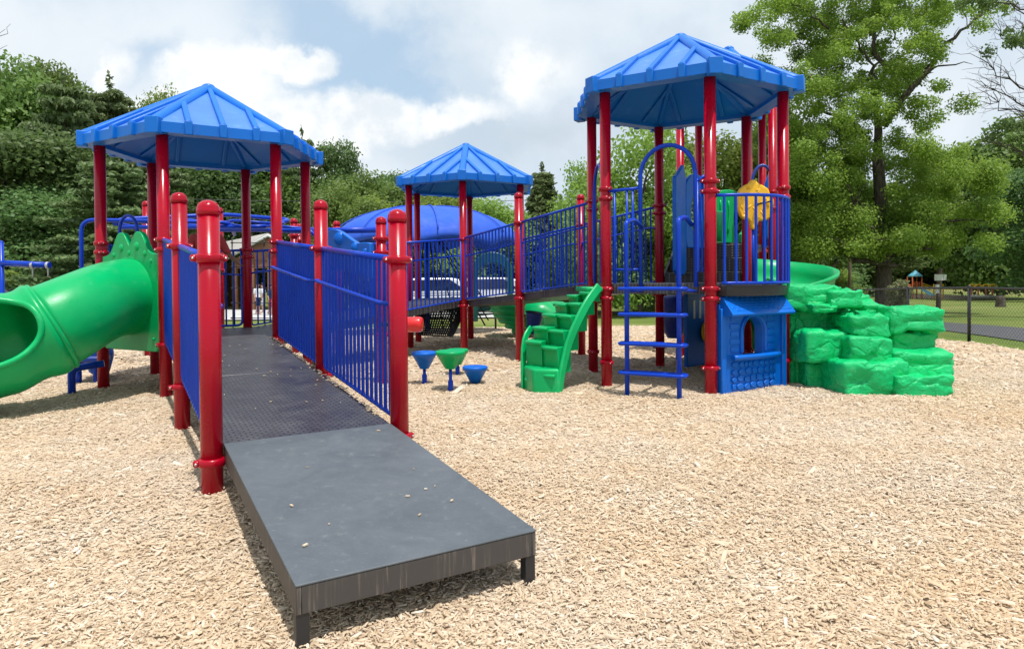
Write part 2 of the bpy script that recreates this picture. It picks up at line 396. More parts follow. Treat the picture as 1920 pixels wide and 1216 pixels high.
# ------------------------------------------------------------------ ground
def sstep(a, b, x):
    t = min(1, max(0, (x - a) / (b - a))); return t * t * (3 - 2 * t)
def gz(x, y):
    z = -.135 * (1 - sstep(2.9, 4.4, y)) + (.032 * noise.noise(Vector((x * .9, y * .9, 3.))) + .012 * noise.noise(Vector((x * 2.6, y * 2.6, 8.)))) * (1 - sstep(8.3, 9.1, x)) * (1 - sstep(18.5, 21, y))
    z -= .45 * sstep(13, 30, y) + .35 * sstep(30, 70, y)
    z += 13 * sstep(42, 110, y) * sstep(5, -45, x)
    z += 2.5 * sstep(60, 120, y)
    if y > 22: z += .25 * noise.noise(Vector((x * .08, y * .08, 0))) * sstep(22, 40, y)
    return z
def sheet(name, xs, ys, dz, mname, inside=None):
    bm = NB(); V_ = {}
    for i, x in enumerate(xs):
        for j, y in enumerate(ys):
            V_[i, j] = bm.verts.new((x, y, gz(x, y) + dz))
    for i in range(len(xs) - 1):
        for j in range(len(ys) - 1):
            bm.faces.new((V_[i, j], V_[i + 1, j], V_[i + 1, j + 1], V_[i, j + 1])).smooth = True
    return struct(obj(name, bm, mname))
def axis(*segs):
    o = []
    for a, b, s in segs:
        n = max(1, int(round((b - a) / s)))
        o += [a + (b - a) * k / n for k in range(n)]
    o.append(segs[-1][1]); return o
sheet('ground', axis((-900, -160, 90), (-160, -30, 8), (-30, 30, 2), (30, 160, 8), (160, 900, 90)), axis((-60, -4, 8), (-4, 26, 1.), (26, 130, 4), (130, 1500, 120)), -.03, 'grass')
MX0, MX1, MY0, MY1 = -24., 8.62, -5., 20.6
mul = sheet('mulch', axis((MX0, -8, .5), (-8, MX1, .2)), axis((MY0, 1, .5), (1, 11, .2), (11, MY1, .4)), .0, 'mulch_bed')
struct(mul, 'structure')
# loose wood chips, one mass
def chips(name, n, region, size, lift, seed):
    r = np.random.default_rng(seed)
    ok = []
    Y = np.sqrt(r.uniform(region[0] ** 2, region[1] ** 2, n * 2)); X = Y * r.uniform(-1.02, 1.02, n * 2)
    k = (X > MX0) & (X < MX1 - .05) & (Y < MY1)
    X, Y = X[k][:n], Y[k][:n]; n = len(X)
    Z = np.array([gz(x, y) for x, y in zip(X, Y)])
    L = r.lognormal(math.log(size), .38, n) * .5; W = L * r.uniform(.18, .42, n); T = L * r.uniform(.06, .16, n)
    yaw = r.uniform(0, 2 * np.pi, n); pit = r.normal(0, .15, n); rol = r.normal(0, .22, n)
    Z = Z + r.uniform(0, lift, n) + np.abs(np.sin(pit)) * L * .5
    q = np.array([(-1, -.75, -1), (1, -.55, -1), (1, .6, -1), (-1, .8, -1), (-.95, -.6, 1), (.9, -.5, 1), (.95, .45, 1), (-.9, .6, 1)])
    P = q[None] * np.stack([L, W, T], 1)[:, None, :]
    P[:, :, 1] += (r.uniform(-.5, .5, n) * W)[:, None] * q[None, :, 0]
    c, s = np.cos(rol)[:, None], np.sin(rol)[:, None]
    y, z = P[:, :, 1] * c - P[:, :, 2] * s, P[:, :, 1] * s + P[:, :, 2] * c
    c, s = np.cos(pit)[:, None], np.sin(pit)[:, None]
    x, z = P[:, :, 0] * c - z * s, P[:, :, 0] * s + z * c
    c, s = np.cos(yaw)[:, None], np.sin(yaw)[:, None]
    x, y = x * c - y * s, x * s + y * c
    co = np.stack([x + X[:, None], y + Y[:, None], z + Z[:, None]], 2).reshape(-1, 3)
    fq = np.array([(4, 5, 6, 7), (0, 1, 5, 4), (1, 2, 6, 5), (2, 3, 7, 6), (3, 0, 4, 7)])
    fc = (fq[None] + (np.arange(n) * 8)[:, None, None]).reshape(-1)
    return npmesh(name, co, fc, 4, 'wood_chip')
def npmesh(name, co, loops, k, mname, parent=None, mats=None):
    me = bpy.data.meshes.new(name); nf = len(loops) // k
    me.vertices.add(len(co)); me.vertices.foreach_set('co', co.astype(np.float32).ravel())
    me.loops.add(len(loops)); me.loops.foreach_set('vertex_index', loops.astype(np.int32))
    me.polygons.add(nf); me.polygons.foreach_set('loop_start', np.arange(nf, dtype=np.int32) * k)
    me.update(calc_edges=True)
    return link(name, me, mats or mname, parent)
struct(chips('wood_chips', 185000, (1.9, 5.2), .0215, .017, 1), 'stuff', 'pale shredded wood chips covering the playground floor')
struct(chips('wood_chips', 180000, (5.0, 9.2), .027, .016, 2), 'stuff', 'pale shredded wood chips covering the playground floor')
struct(chips('wood_chips', 95000, (9.0, 20.5), .058, .02, 3), 'stuff', 'pale shredded wood chips covering the playground floor')

# ------------------------------------------------------------------ playground lattice
u = Vector((.5097, -.8603, 0)); p = Vector((.8603, .5097, 0)); RH = 1.2017; ROT = R_(-89.353)
TC = {'T1': Vector((-3.852, 8.685, 0)), 'T2': Vector((-.876, 13.27, 0)), 'T3': Vector((2.135, 8.527, 0))}
HT = {'T1': 2.882, 'T2': 3.028, 'T3': 3.412}; DK = {'T1': .60, 'T2': .90, 'T3': 1.20}
def cor(t, i, r=RH):
    a = ROT + math.pi / 3 * i; return TC[t] + Vector((r * math.cos(a), r * math.sin(a), 0))
def zz(v, z): return Vector((v.x, v.y, z))
PR = .0635
def post(parent, xy, top, cap=False, z0=None, mname='red_paint'):
    bm = NB(); b0 = gz(xy.x, xy.y) - .12 if z0 is None else z0
    lathe(bm, [(PR, b0), (PR, top)], (xy.x, xy.y, 0), 28)
    o = obj('post', bm, mname, parent)
    if cap:
        bm = NB(); prof = [(PR + .004, top - .03), (PR + .005, top - .004), (PR + .002, top + .002)]
        prof += [((PR + .002) * math.cos(a), top + .002 + .058 * math.sin(a)) for a in [k * math.pi / 16 for k in range(1, 9)]]
        lathe(bm, prof, (xy.x, xy.y, 0), 28)
        for k in range(5):
            a = k * 1.257; ball(bm, (xy.x + .052 * math.cos(a), xy.y + .052 * math.sin(a), top + .036), .006, u=6, v=4)
        obj('post_cap', bm, 'red_paint', o)
    return o
def clamp(po, xy, z, d):
    """band clamp round a post, its ears along direction d"""
    global MI
    bm = NB(); d = Vector(d).normalized(); r = PR
    lathe(bm, [(r - .002, z - .027), (r + .010, z - .025), (r + .017, z - .013), (r + .018, z), (r + .017, z + .013), (r + .010, z + .025), (r - .002, z + .027)], (xy.x, xy.y, 0), 24)
    for s in (-1, 1):
        c = zz(xy, z) + d * (s * (r + .024)); tube(bm, [c - d * (s * .03), c + d * (s * .010), c + d * (s * .018)], [.024, .022, .012], 10)
        MI = 1; n = Vector((d.y, -d.x, 0)); ball(bm, c + n * .020 + d * (s * .004), .009, u=6, v=4); ball(bm, c - n * .020 + d * (s * .004), .009, u=6, v=4); MI = 0
    obj('clamp', bm, ['red_paint', 'bolt_metal'], po)
def rail_mesh(bm, a, b, zb0, zb1, zt0, zt1, sp=.088, rb=.0145, rt=.019, inset=.0, gap=.07):
    """barrier of round bars from a to b; zb/zt bottom and top heights at either end"""
    a, b = Vector(a), Vector(b); d = (b - a); L = d.length; d.normalize()
    tube(bm, [zz(a + d * .05, zt0 + (zt1 - zt0) * .05 / L), zz(b - d * .05, zt1 - (zt1 - zt0) * .05 / L)], rt, 10)
    tube(bm, bend([zz(a + d * gap, zt0 - .02), zz(a + d * gap, zb0), zz(b - d * gap, zb1), zz(b - d * gap, zt1 - .02)], .05), rb, 8)
    n = max(2, int((L - 2 * gap) / sp))
    for k in range(1, n):
        t = (gap + (L - 2 * gap) * k / n) / L; q = a + d * (t * L)
        tube(bm, [zz(q, zb0 + (zb1 - zb0) * t), zz(q, zt0 + (zt1 - zt0) * t)], rb, 8, caps=False)
        ball(bm, zz(q, zb0 + (zb1 - zb0) * t) + Vector((0, 0, .004)), rb * 1.35, u=8, v=5)
def hexroof(parent, ctr, rot, n, Rp, z0, rise, mname='roof_blue'):
    bm = NB(); Re = Rp + .210; fh = .115
    C = [ctr + Vector((math.cos(rot + 2 * math.pi * i / n), math.sin(rot + 2 * math.pi * i / n), 0)) * Re for i in range(n)]
    pk = zz(ctr, z0 + fh + rise)
    for i in range(n):
        a, b = C[i], C[(i + 1) % n]; mid = (a + b) / 2; out = (mid - ctr).normalized(); e = (b - a).normalized(); half = (b - a).length / 2
        A, B = zz(a, z0 + fh), zz(b, z0 + fh)
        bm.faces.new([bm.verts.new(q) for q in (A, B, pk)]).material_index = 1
        bm.faces.new([bm.verts.new(q) for q in (zz(a, z0), zz(b, z0), B, A)])
        ia, ib = ctr + (a - ctr) * (1 - .20 / Re), ctr + (b - ctr) * (1 - .20 / Re)
        bm.faces.new([bm.verts.new(q) for q in (zz(a, z0), zz(b, z0), zz(ib, z0), zz(ia, z0))])
        bm.faces.new([bm.verts.new(q) for q in (zz(ia, z0), zz(ib, z0), zz(ib, z0 + .05), zz(ia, z0 + .05))])
        bm.faces.new([bm.verts.new(q) for q in (zz(ia, z0 + .05), zz(ib, z0 + .05), zz(ctr, z0 + rise + .02))])
    up_ = Vector((0, 0, 1))
    for i in range(n):
        a, b = C[i], C[(i + 1) % n]; mid = (a + b) / 2; out = (mid - ctr).normalized(); e = (b - a).normalized(); half = (b - a).length / 2
        inr = (mid - ctr).length
        nrm = (out * rise + up_ * inr).normalized()
        for t in (-.5, 0, .5):
            E = zz(mid + e * (half * t), z0 + fh); k = 1 - abs(t)
            top = E + (pk - zz(mid, z0 + fh)) * k * .985
            beam(bm, E + out * .006, top, .062, .042, nrm, -.004)
            ang = math.atan2(out.y, out.x) - math.pi / 2
            c = zz(mid + e * (half * t) + out * .009, z0 + fh / 2 + .006)
            box(bm, c, (.080, .052, fh + .040), ang)
            # ridge seen from below
        ai = ctr + (a - ctr) * (1 - .22 / Re)
        tube(bm, [zz(ai, z0 + .06), zz(ctr, z0 + rise)], .04, 6)
        for t in (-.5, .5):
            mi_ = ctr + (mid - ctr) * (1 - .22 / Re) + e * (half * t * .84)
            beam(bm, zz(mi_, z0 + .055), zz(mi_, z0 + .055) + (zz(ctr, z0 + rise) - zz(ctr + (mid - ctr) * .84, z0 + .05)) * .48, .05, .02, (0, 0, -1))
    for i in range(n):
        a = C[i]; dr = (a - ctr).normalized()
        tube(bm, [zz(a, z0 + fh - .01) - dr * .04, pk - up_ * .012], .064, 12)
        ang = math.atan2(dr.y, dr.x) - math.pi / 2
        box(bm, zz(a - dr * .035, z0 + fh / 2 + .010), (.150, .115, fh + .066), ang)
    ball(bm, pk, .085, (1, 1, .6), 16, 8)
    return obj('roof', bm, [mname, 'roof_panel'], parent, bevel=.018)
def hexdeck(parent, t, z, th=.12):
    bm = NB(); pts = [zz(cor(t, i, RH - .02), z - th) for i in range(6)]
    prism(bm, pts, (0, 0, th)); o = obj('deck', bm, 'tread_deck', parent, bevel=.006)
    return o

TOW = {}
for t, lab in (('T1', 'left play tower with hexagonal blue roof at the top of the long ramp'), ('T2', 'middle play tower with hexagonal blue roof, smallest and farthest of the roofed towers'),
               ('T3', 'tall right play tower with hexagonal blue roof above the blue ladder')):
    e = thing('play_tower', lab, 'play tower', zz(TC[t], 0), 'roofed hexagonal play towers'); TOW[t] = e
    hexroof(e, TC[t], ROT, 6, RH, HT[t], .74); hexdeck(e, t, DK[t])
    e['posts'] = 0
    P_ = [post(e, cor(t, i), HT[t], mname='red_paint') for i in range(6)]
    z = DK[t]; del e['posts']
    for i in range(6):
        tg = (cor(t, (i + 1) % 6) - cor(t, i - 1)).normalized()
        for h in ({'T1': (1.13, 1.02, -.03), 'T2': (1.08, -.10), 'T3': (1.10, .99, -.06, -.17)}[t]):
            clamp(P_[i], cor(t, i), z + h, tg)
        if t == 'T3': clamp(P_[i], cor(t, i), .28, tg)

# ------------------------------------------------------------------ near ramp (tower 1, edge 0-1) with the slate platform
RL = 1.976; SL = 1 / 12.
A0, A1 = cor('T1', 0), cor('T1', 1)
e = thing('access_ramp', 'long black ramp with slate platform end, red posts and blue bar sides in the foreground', 'ramp', zz(A0 + u * 4, gz(-1.8, 4.1)))
def rz(s): return .60 - SL * s
mid0 = (A0 + A1) / 2; HW = .535
bm = NB()
for k in range(2):
    s0, s1 = k * RL + (.003 if k else -.02), (k + 1) * RL - .003
    P = []
    for dz in (-.11, 0):
        P += [zz(mid0 + u * s0 - p * HW, rz(s0) + dz), zz(mid0 + u * s1 - p * HW, rz(s1) + dz), zz(mid0 + u * s1 + p * HW, rz(s1) + dz), zz(mid0 + u * s0 + p * HW, rz(s0) + dz)]
    hexa(bm, P)
obj('ramp_deck', bm, 'tread_deck', e, bevel=.006)
s0, s1 = 2 * RL, 2 * RL + 1.86
bm = NB(); P = []
for dz in (-.006, .004):
    P += [zz(mid0 + u * s0 - p * HW, rz(s0) + dz), zz(mid0 + u * s1 - p * HW, rz(s1) + dz), zz(mid0 + u * s1 + p * HW, rz(s1) + dz), zz(mid0 + u * s0 + p * HW, rz(s0) + dz)]
hexa(bm, P); pl = obj('platform', bm, 'slate_deck', e, bevel=.004)
bm = NB(); q = HW - .002
for sgn in (-1, 1):
    P = []
    for dz in (-.112, -.0065):
        a_, b_ = (q - .02, q) if sgn > 0 else (-q, -q + .02)
        P += [zz(mid0 + u * s0 + p * a_, rz(s0) + dz), zz(mid0 + u * s0 + p * b_, rz(s0) + dz), zz(mid0 + u * (s1 - .002) + p * b_, rz(s1) + dz), zz(mid0 + u * (s1 - .002) + p * a_, rz(s1) + dz)]
    hexa(bm, P)
P = []
for dz in (-.112, -.0065):
    P += [zz(mid0 + u * (s1 - .024) - p * (q - .021), rz(s1) + dz), zz(mid0 + u * (s1 - .002) - p * (q - .021), rz(s1) + dz), zz(mid0 + u * (s1 - .002) + p * (q - .021), rz(s1) + dz), zz(mid0 + u * (s1 - .024) + p * (q - .021), rz(s1) + dz)]
hexa(bm, P)
obj('skirt', bm, 'worn_skirt', e, bevel=.003)
for sgn in (-1, 1):
    bm = NB(); c = mid0 + u * (s1 - .032) + p * (sgn * (q - .026)); zt = rz(s1) - .10
    box(bm, zz(c, (zt - .32) / 2), (.05, .05, zt + .32), math.atan2(p.y, p.x)); obj('leg', bm, 'black_metal', e, bevel=.003)
for side, B in ((-1, A0), (1, A1)):
    q1, q2 = B + u * RL, B + u * 2 * RL
    po2 = post(e, q1, 1.965, True); po1 = post(e, q2, 1.691, True)
    clamp(po2, q1, rz(RL) + 1.13, p); clamp(po1, q2, rz(2 * RL) + 1.13, p)
    clamp(po2, q1, rz(RL) - .07, p); clamp(po1, q2, rz(2 * RL) - .10, p)
    for a, b, sa, sb in ((B, q1, 0, RL), (q1, q2, RL, 2 * RL)):
        bm = NB(); rail_mesh(bm, a, b, rz(sa) + .02, rz(sb) + .02, rz(sa) + 1.13, rz(sb) + 1.13, sp=.100, rb=.0138, rt=.024)
        obj('railing', bm, 'blue_paint', e)
        bm = NB(); off = p * (-side * .085); d = u
        h = .83
        P = [zz(a + u * .12, rz(sa) + h - .005), zz(a + u * .10 + off, rz(sa) + h), zz(b - u * .14 + off, rz(sb) + h + .0), zz(b - u * .03 + off * .2, rz(sb) + h - .01)]
        tube(bm, bend([zz(a + u * .02 + off * .2, rz(sa) + h)] + P[1:], .07), .0165, 10)
        for k in (.38, .74):
            q_ = a + (b - a) * k; z_ = rz(sa + (sb - sa) * k) + h
            tube(bm, [zz(q_ + off, z_ - .012), zz(q_ + off * .1, z_ - .02)], .008, 6)
        obj('handrail', bm, 'blue_paint', e)
# chips dropped on the deck
def drop(n, seed, ssz, f):
    bm = NB(); r = random.Random(seed)
    for k in range(n):
        c, L = f(r); W = L * r.uniform(.25, .5); box(bm, c + Vector((0, 0, .006)), (L, W, .006), r.uniform(0, 6.3))
    return bm
def fdeck(r):
    s = r.uniform(.3, 2 * RL + 1.8); t = r.uniform(-.5, .5); return zz(mid0 + u * s + p * t, rz(s) + .004), r.uniform(.008, .024)
struct(obj('fallen_chips', drop(48, 4, .02, fdeck), 'wood_chip'), 'stuff', 'few loose wood chips lying on the black ramp')
def fedge(r):
    s = r.uniform(.05, 2 * RL - .1); t = HW - abs(r.gauss(0, .018)); return zz(mid0 + u * s + p * t, rz(s) + r.uniform(0, .012)), r.uniform(.015, .035)
struct(obj('fallen_chips', drop(170, 5, .02, fedge), 'wood_chip'), 'stuff', 'line of wood chips gathered along the right edge of the ramp')

# ------------------------------------------------------------------ ramps between the towers
def link_ramp(lab, a0, a1, b0, b1, za, zb, mids, npost=None):
    e = thing('access_ramp', lab, 'ramp', zz((a0 + b0) / 2, 0), 'black ramps linking the towers')
    bm = NB(); c = ((a1 - a0).normalized()) * .065
    P = []
    for dz in (-.11, 0):
        P += [zz(a0 + c, za + dz), zz(a1 - c, za + dz), zz(b1 - c, zb + dz), zz(b0 + c, zb + dz)]
    hexa(bm, P); obj('ramp_deck', bm, 'tread_deck', e, bevel=.006)
    for (s, f) in ((a0, b0), (a1, b1)):
        m_ = (s + f) / 2; zm = (za + zb) / 2
        side = c if s is a0 else -c
        po = post(e, m_, mids[0] if s is a0 else mids[1], True); d = (f - s).normalized()
        clamp(po, m_, zm + 1.1, d); clamp(po, m_, zm - .08, d)
        for x0, x1, z0, z1 in ((s, m_, za, zm), (m_, f, zm, zb)):
            bm = NB(); rail_mesh(bm, x0, x1, z0 + .02, z1 + .02, z0 + 1.1, z1 + 1.1, sp=.1, rb=.0125, rt=.018); obj('railing', bm, 'blue_paint', e)
            bm = NB(); x0_, x1_ = x0 + side * 1.1, x1 + side * 1.1
            tube(bm, bend([zz(x0 + d * .05, z0 + .78), zz(x0_ + d * .1, z0 + .80), zz(x1_ - d * .1, z1 + .80), zz(x1 - d * .05, z1 + .78)], .05), .014, 8); obj('handrail', bm, 'blue_paint', e)
    return e
link_ramp('sloping bridge ramp with blue bars from the middle tower up to the right tower', cor('T2', 0), cor('T2', 1), cor('T3', 4), cor('T3', 3), .90, 1.19, (2.56, 2.60))
link_ramp('bridge ramp with blue bars from the left tower to the middle tower', cor('T1', 2), cor('T1', 3), cor('T2', 0), cor('T2', 5), .60, .89, (2.1, 2.1))

# ------------------------------------------------------------------ tower 1 extras
e = TOW['T1']
for i, j in ((3, 4), (4, 5)):
    a, b = cor('T1', i), cor('T1', j); d = (b - a).normalized(); L = (b - a).length
    for s0_, s1_ in ((.07, .40), (L - .40, L - .07)):
        bm = NB(); x0, x1 = a + d * s0_, a + d * s1_
        inner = x1 if s0_ < .2 else x0; outer_ = x0 if s0_ < .2 else x1
        tube(bm, bend([zz(outer_, 1.72), zz(inner, 1.70), zz(inner, .63), zz(outer_, .63), zz(outer_, 1.72)], .08), .018, 8)
        for k in (.33, .66): q_ = outer_ + (inner - outer_) * k; tube(bm, [zz(q_, .63), zz(q_, 1.70)], .013, 8)
        tube(bm, [zz(outer_, 1.36), zz(inner, 1.38)], .012, 8)
        obj('railing', bm, 'blue_paint', e)

# tube slide off edge 5-0
S5, S0 = cor('T1', 5), cor('T1', 0); ec = (S5 + S0) / 2; en = Vector(((S0 - S5).y, -(S0 - S5).x, 0)).normalized()
if en.y > 0: en = -en
es = (S0 - S5).normalized()
sld = thing('tube_slide', 'big bright green tube slide with open scooped mouth leaving the left tower', 'slide', zz(ec + en * .8, 0))
bm = NB(); L2 = (S0 - S5).length / 2 - .075
def pan(a, z): return zz(ec + en * .03 + es * a, z)
R0 = .44; zc = 1.10
out_ = []
prof_top = []
for k in range(41):
    a = -L2 + 2 * L2 * k / 40; s = abs(a) / L2
    z_ = 1.57 + .235 * math.exp(-(abs(abs(a) - .17) / .15) ** 2.6) + .05 * (1 - s)
    prof_top.append((a, z_))
loop = [(a, z_) for a, z_ in prof_top][::-1] + [(-L2, 1.3), (-L2, .9), (-L2, .53), (-L2 + .04, .49)] + [(-L2 + .04 + (2 * L2 - .08) * k / 8, .49) for k in range(1, 9)] + [(L2, .53), (L2, .9), (L2, 1.3)]
inner = []
for a, z_ in loop:
    th_ = math.atan2(z_ - zc, a); inner.append((R0 * .97 * math.cos(th_), zc + R0 * .97 * math.sin(th_)))
inner = [(x * .97, z_) for x, z_ in inner]
plate(bm, [pan(a, z_) for a, z_ in loop], [pan(a, z_) for a, z_ in inner], -en * .07)
for a, z_, r in ((-.15, 1.66, .042), (.15, 1.67, .046), (0, 1.60, .028), (-.30, 1.58, .030), (.30, 1.585, .033), (-.41, 1.50, .022), (.41, 1.50, .025)):
    ball(bm, pan(a, z_) - en * (r * .55), r * 1.1, (1, 1, 1.2), 14, 10)
for a in (-.44, .44): ball(bm, pan(a, .63) + en * .004, .018, u=8, v=6)
obj('entrance_panel', bm, 'green_plastic', sld, bevel=.014)
def bez(P, t):
    while len(P) > 1: P = [a * (1 - t) + b * t for a, b in zip(P, P[1:])]
    return P[0]
C0 = zz(ec + en * .0, zc)
PATH = [C0, C0 + en * .34, Vector((-4.38, 7.00, .98)), Vector((-4.63, 6.80, .82))]
def tsurf(bm, P, n, r0, r1, t0=0., t1=1., hole=None, seg=64, extra=None):
    rings = []; cen = []
    for k in range(n + 1):
        t = t0 + (t1 - t0) * k / n; c = bez(P, t); d = (bez(P, min(1, t + .01)) - bez(P, max(0, t - .01))).normalized()
        x = Vector((0, 0, 1)).cross(d).normalized(); y = d.cross(x)
        r = r0 + (r1 - r0) * k / n
        if extra: r *= extra(k / n)
        rings.append([bm.verts.new(c + x * (r * math.cos(2 * math.pi * q / seg)) + y * (r * math.sin(2 * math.pi * q / seg))) for q in range(seg)])
    for k in range(n):
        for q in range(seg):
            if hole and hole((k + .5) / n, 2 * math.pi * (q + .5) / seg): continue
            f = bm.faces.new((rings[k][q], rings[k][(q + 1) % seg], rings[k + 1][(q + 1) % seg], rings[k + 1][q])); f.smooth = True
    for v in [v for v in bm.verts if not v.link_faces]: bm.verts.remove(v)
bm = NB(); tsurf(bm, PATH, 28, R0, R0 + .0, 0, 1, extra=lambda s: 1 - .06 * math.sin(math.pi * s))
o = obj('tube', bm, 'green_plastic', sld); md = o.modifiers.new('th', 'SOLIDIFY'); md.thickness = .012; md.offset = -1
def ringat(P, t, r): 
    c = bez(P, t); d = (bez(P, min(1, t + .01)) - bez(P, max(0, t - .01))).normalized(); x = Vector((0, 0, 1)).cross(d).normalized(); y = d.cross(x)
    return [c + x * (r * math.cos(k * math.pi / 32)) + y * (r * math.sin(k * math.pi / 32)) for k in range(64)]
bm = NB(); tube(bm, ringat(PATH, .02, R0 + .004), .012, 8, closed=True); obj('collar', bm, 'green_plastic', sld)
bm = NB(); tube(bm, ringat(PATH, .995, R0 + .010), .024, 8, closed=True)
obj('flange', bm, 'green_plastic', sld)
# flared exit section
EX = [PATH[3], Vector((-4.84, 6.63, .69)), Vector((-5.3, 6.05, .52)), Vector((-6.1, 5.7, .36))]
HC, HA, HS, HT_ = .44, .42, .33, .72       # hole centre (path share, angle), half sizes
def inhole(s, th):
    dt = (th - HA + math.pi) % (2 * math.pi) - math.pi
    return ((s - HC) / HS) ** 2 + (dt / HT_) ** 2 < 1
def exf(s): return 1.0 + .05 * math.sin(s * 24) * max(0, 1 - s * 1.6) + .16 * s
bm = NB()
def cut(s, th):
    if inhole(s, th): return True
    return s > .80 and math.sin(th) > .35 - (s - .80) * 1.0
tsurf(bm, EX, 90, R0 + .015, R0 + .04, 0, 1, cut, 128, exf)
o = obj('exit_section', bm, 'green_plastic', sld); md = o.modifiers.new('th', 'SOLIDIFY'); md.thickness = .014; md.offset = -1
def expt(s, th):
    c = bez(EX, s); d = (bez(EX, min(1, s + .01)) - bez(EX, max(0, s - .01))).normalized(); x = Vector((0, 0, 1)).cross(d).normalized(); y = d.cross(x)
    r = (R0 + .015 + .025 * s) * exf(s); return c + x * (r * math.cos(th)) + y * (r * math.sin(th))
bm = NB(); tube(bm, [expt(HC + HS * math.cos(a), HA + HT_ * math.sin(a)) for a in [k * math.pi / 30 for k in range(60)]], .030, 10, closed=True)
obj('mouth_lip', bm, 'green_plastic', sld)
# slide support leg
bm = NB(); c = at(134, 700, 7.6); tube(bm, bend([(c.x, c.y, gz(c.x, c.y) - .1), (c.x, c.y, .30), (c.x + .28, c.y + .15, .34)], .08), .04, 12); obj('support_leg', bm, 'blue_paint', sld)

# low blue seat pieces seen under the slide
e = thing('low_bench', 'low blue bench on short legs under the green tube slide', 'bench', zz(at(160, 690, 8.6), 0))
bm = NB(); c = at(165, 672, 8.6); box(bm, (c.x, c.y, .30), (.45, .3, .07), .3); obj('seat', bm, 'dark_blue_plastic', e, bevel=.02)
bm = NB(); c2 = at(186, 655, 8.9); lathe(bm, [(.02, .02), (.12, .1), (.17, .3), (.16, .42)], (c2.x, c2.y, 0), 20); obj('bucket', bm, 'panel_blue', e)
for dx in (-.12, .1):
    bm = NB(); tube(bm, [(c.x + dx, c.y, -.1), (c.x + dx, c.y, .28)], .035, 10); obj('leg', bm, 'blue_paint', e)

# ------------------------------------------------------------------ tower 3 extras
e = TOW['T3']
B5, B0, B1 = cor('T3', 5), cor('T3', 0), cor('T3', 1)
d = (B0 - B5).normalized(); nrm = Vector((d.y, -d.x, 0)); L = (B0 - B5).length
def q(s, z, o=0.): return zz(B5 + d * s + nrm * o, z)
ld = thing('arch_ladder', 'blue loop-rung ladder under a blue entry arch on the right tower', 'ladder', zz(B5 + d * .6 + nrm * .5, 0))
sA, sB = .47, 1.01
bm = NB()
arch = [q(sA - .04, 1.16, .03), q(sA - .04, 2.40, .03)] + [q((sA + sB) / 2 - .31 * math.cos(a) , 2.40 + .33 * math.sin(a), .03) for a in [k * math.pi / 12 for k in range(1, 12)]] + [q(sB + .04, 2.40, .03), q(sB + .04, 1.16, .03)]
tube(bm, arch, .024, 12); obj('arch', bm, 'blue_paint', ld)
bm = NB()
for s in (.12, .27): tube(bm, [q(s, 1.20, .03), q(s, 2.27, .03)], .0145, 8)
tube(bm, [q(.06, 2.27, .03), q(sA - .04, 2.28, .03)], .018, 10); tube(bm, [q(.12, 1.36, .03), q(sA - .04, 1.36, .03)], .0145, 8)
for s in (.34,): tube(bm, [q(s, 1.36, .03), q(s, 2.27, .03)], .0145, 8)
obj('side_bars', bm, 'blue_paint', ld)
bm = NB()
tube(bm, bend([q(sB + .04, 2.29, .03), q(L - .05, 2.36, .03)], .05), .018, 10)
tube(bm, bend([q(sB + .04, 1.32, .03), q(L - .13, 1.33, .03), q(L - .13, 2.33, .03)], .10), .018, 10)
tube(bm, [q(sB + .11, 1.32, .03), q(sB + .11, 2.30, .03)], .0145, 8)
obj('side_bars', bm, 'blue_paint', ld)
def arcz(pt): return pt
for k, s in enumerate((sA - .02, sB + .0)):
    bm = NB()
    tube(bm, bend([q(s, -.22, .56), q(s, 1.86, .56), q(s, 1.90, .30), q(s, 1.84, .05)], .06), .026, 12)
    obj('stile', bm, 'blue_paint', ld)
for z in (.26, .57, .88, 1.15):
    bm = NB(); w = (sB - sA) / 2 + .08; c_ = (sA + sB) / 2 - .01
    loop = []
    for sg in (1, -1):
        for a in [sg * math.pi / 2 - k * math.pi / 8 for k in range(9)][::1]:
            cx = c_ + sg * 0
    loop = [q(c_ - w, z, .63), q(c_ + w, z, .63), q(c_ + w, z, .49), q(c_ - w, z, .49)]
    lp = []
    for i in range(4):
        a_, b_, c2 = loop[i - 1], loop[i], loop[(i + 1) % 4]
        p0 = b_ + (a_ - b_).normalized() * .05; p1 = b_ + (c2 - b_).normalized() * .05
        lp += [p0 * (1 - t) ** 2 + b_ * 2 * t * (1 - t) + p1 * t * t for t in (0, .25, .5, .75, 1)]
    tube(bm, lp, .019, 8, closed=True); obj('rung', bm, 'blue_paint', ld)
for z in (1.08,):
    for s in (sA - .04, sB + .04):
        bm = NB(); tube(bm, [q(s, z + .03, .03), q(s, z + .06, .55)], .018, 8); obj('bracket', bm, 'blue_paint', ld)

# bowed front barrier of tower 3
bm = NB(); d1 = (B1 - B0).normalized(); n1 = Vector((d1.y, -d1.x, 0)); L1 = (B1 - B0).length
def bow(s, z):
    t = s / L1; return zz(B0 + d1 * s + n1 * (.05 + .30 * math.sin(math.pi * t) ** .8 if 0 < t < 1 else .05), z)
top = [bow(L1 * k / 24, 2.14) for k in range(1, 24)]; bot = [bow(L1 * k / 24, 1.20) for k in range(1, 24)]
tube(bm, [zz(B0 + d1 * .05, 2.15)] + top + [zz(B1 - d1 * .05, 2.15)], .018, 10); tube(bm, bot, .017, 10)
for k in range(12): s = L1 * (.06 + .88 * k / 11); tube(bm, [bow(s, 1.2), bow(s, 2.14)], .0155, 8, caps=False)
obj('bowed_railing', bm, 'blue_paint', e)
bm = NB(); prism(bm, [zz(v, 1.06) for v in ([B0 + d1 * .07] + [bow(L1 * k / 12, 0) - n1 * .02 for k in range(1, 12)] + [B1 - d1 * .07])], (0, 0, .11)); obj('deck_extension', bm, 'black_metal', e, bevel=.004)
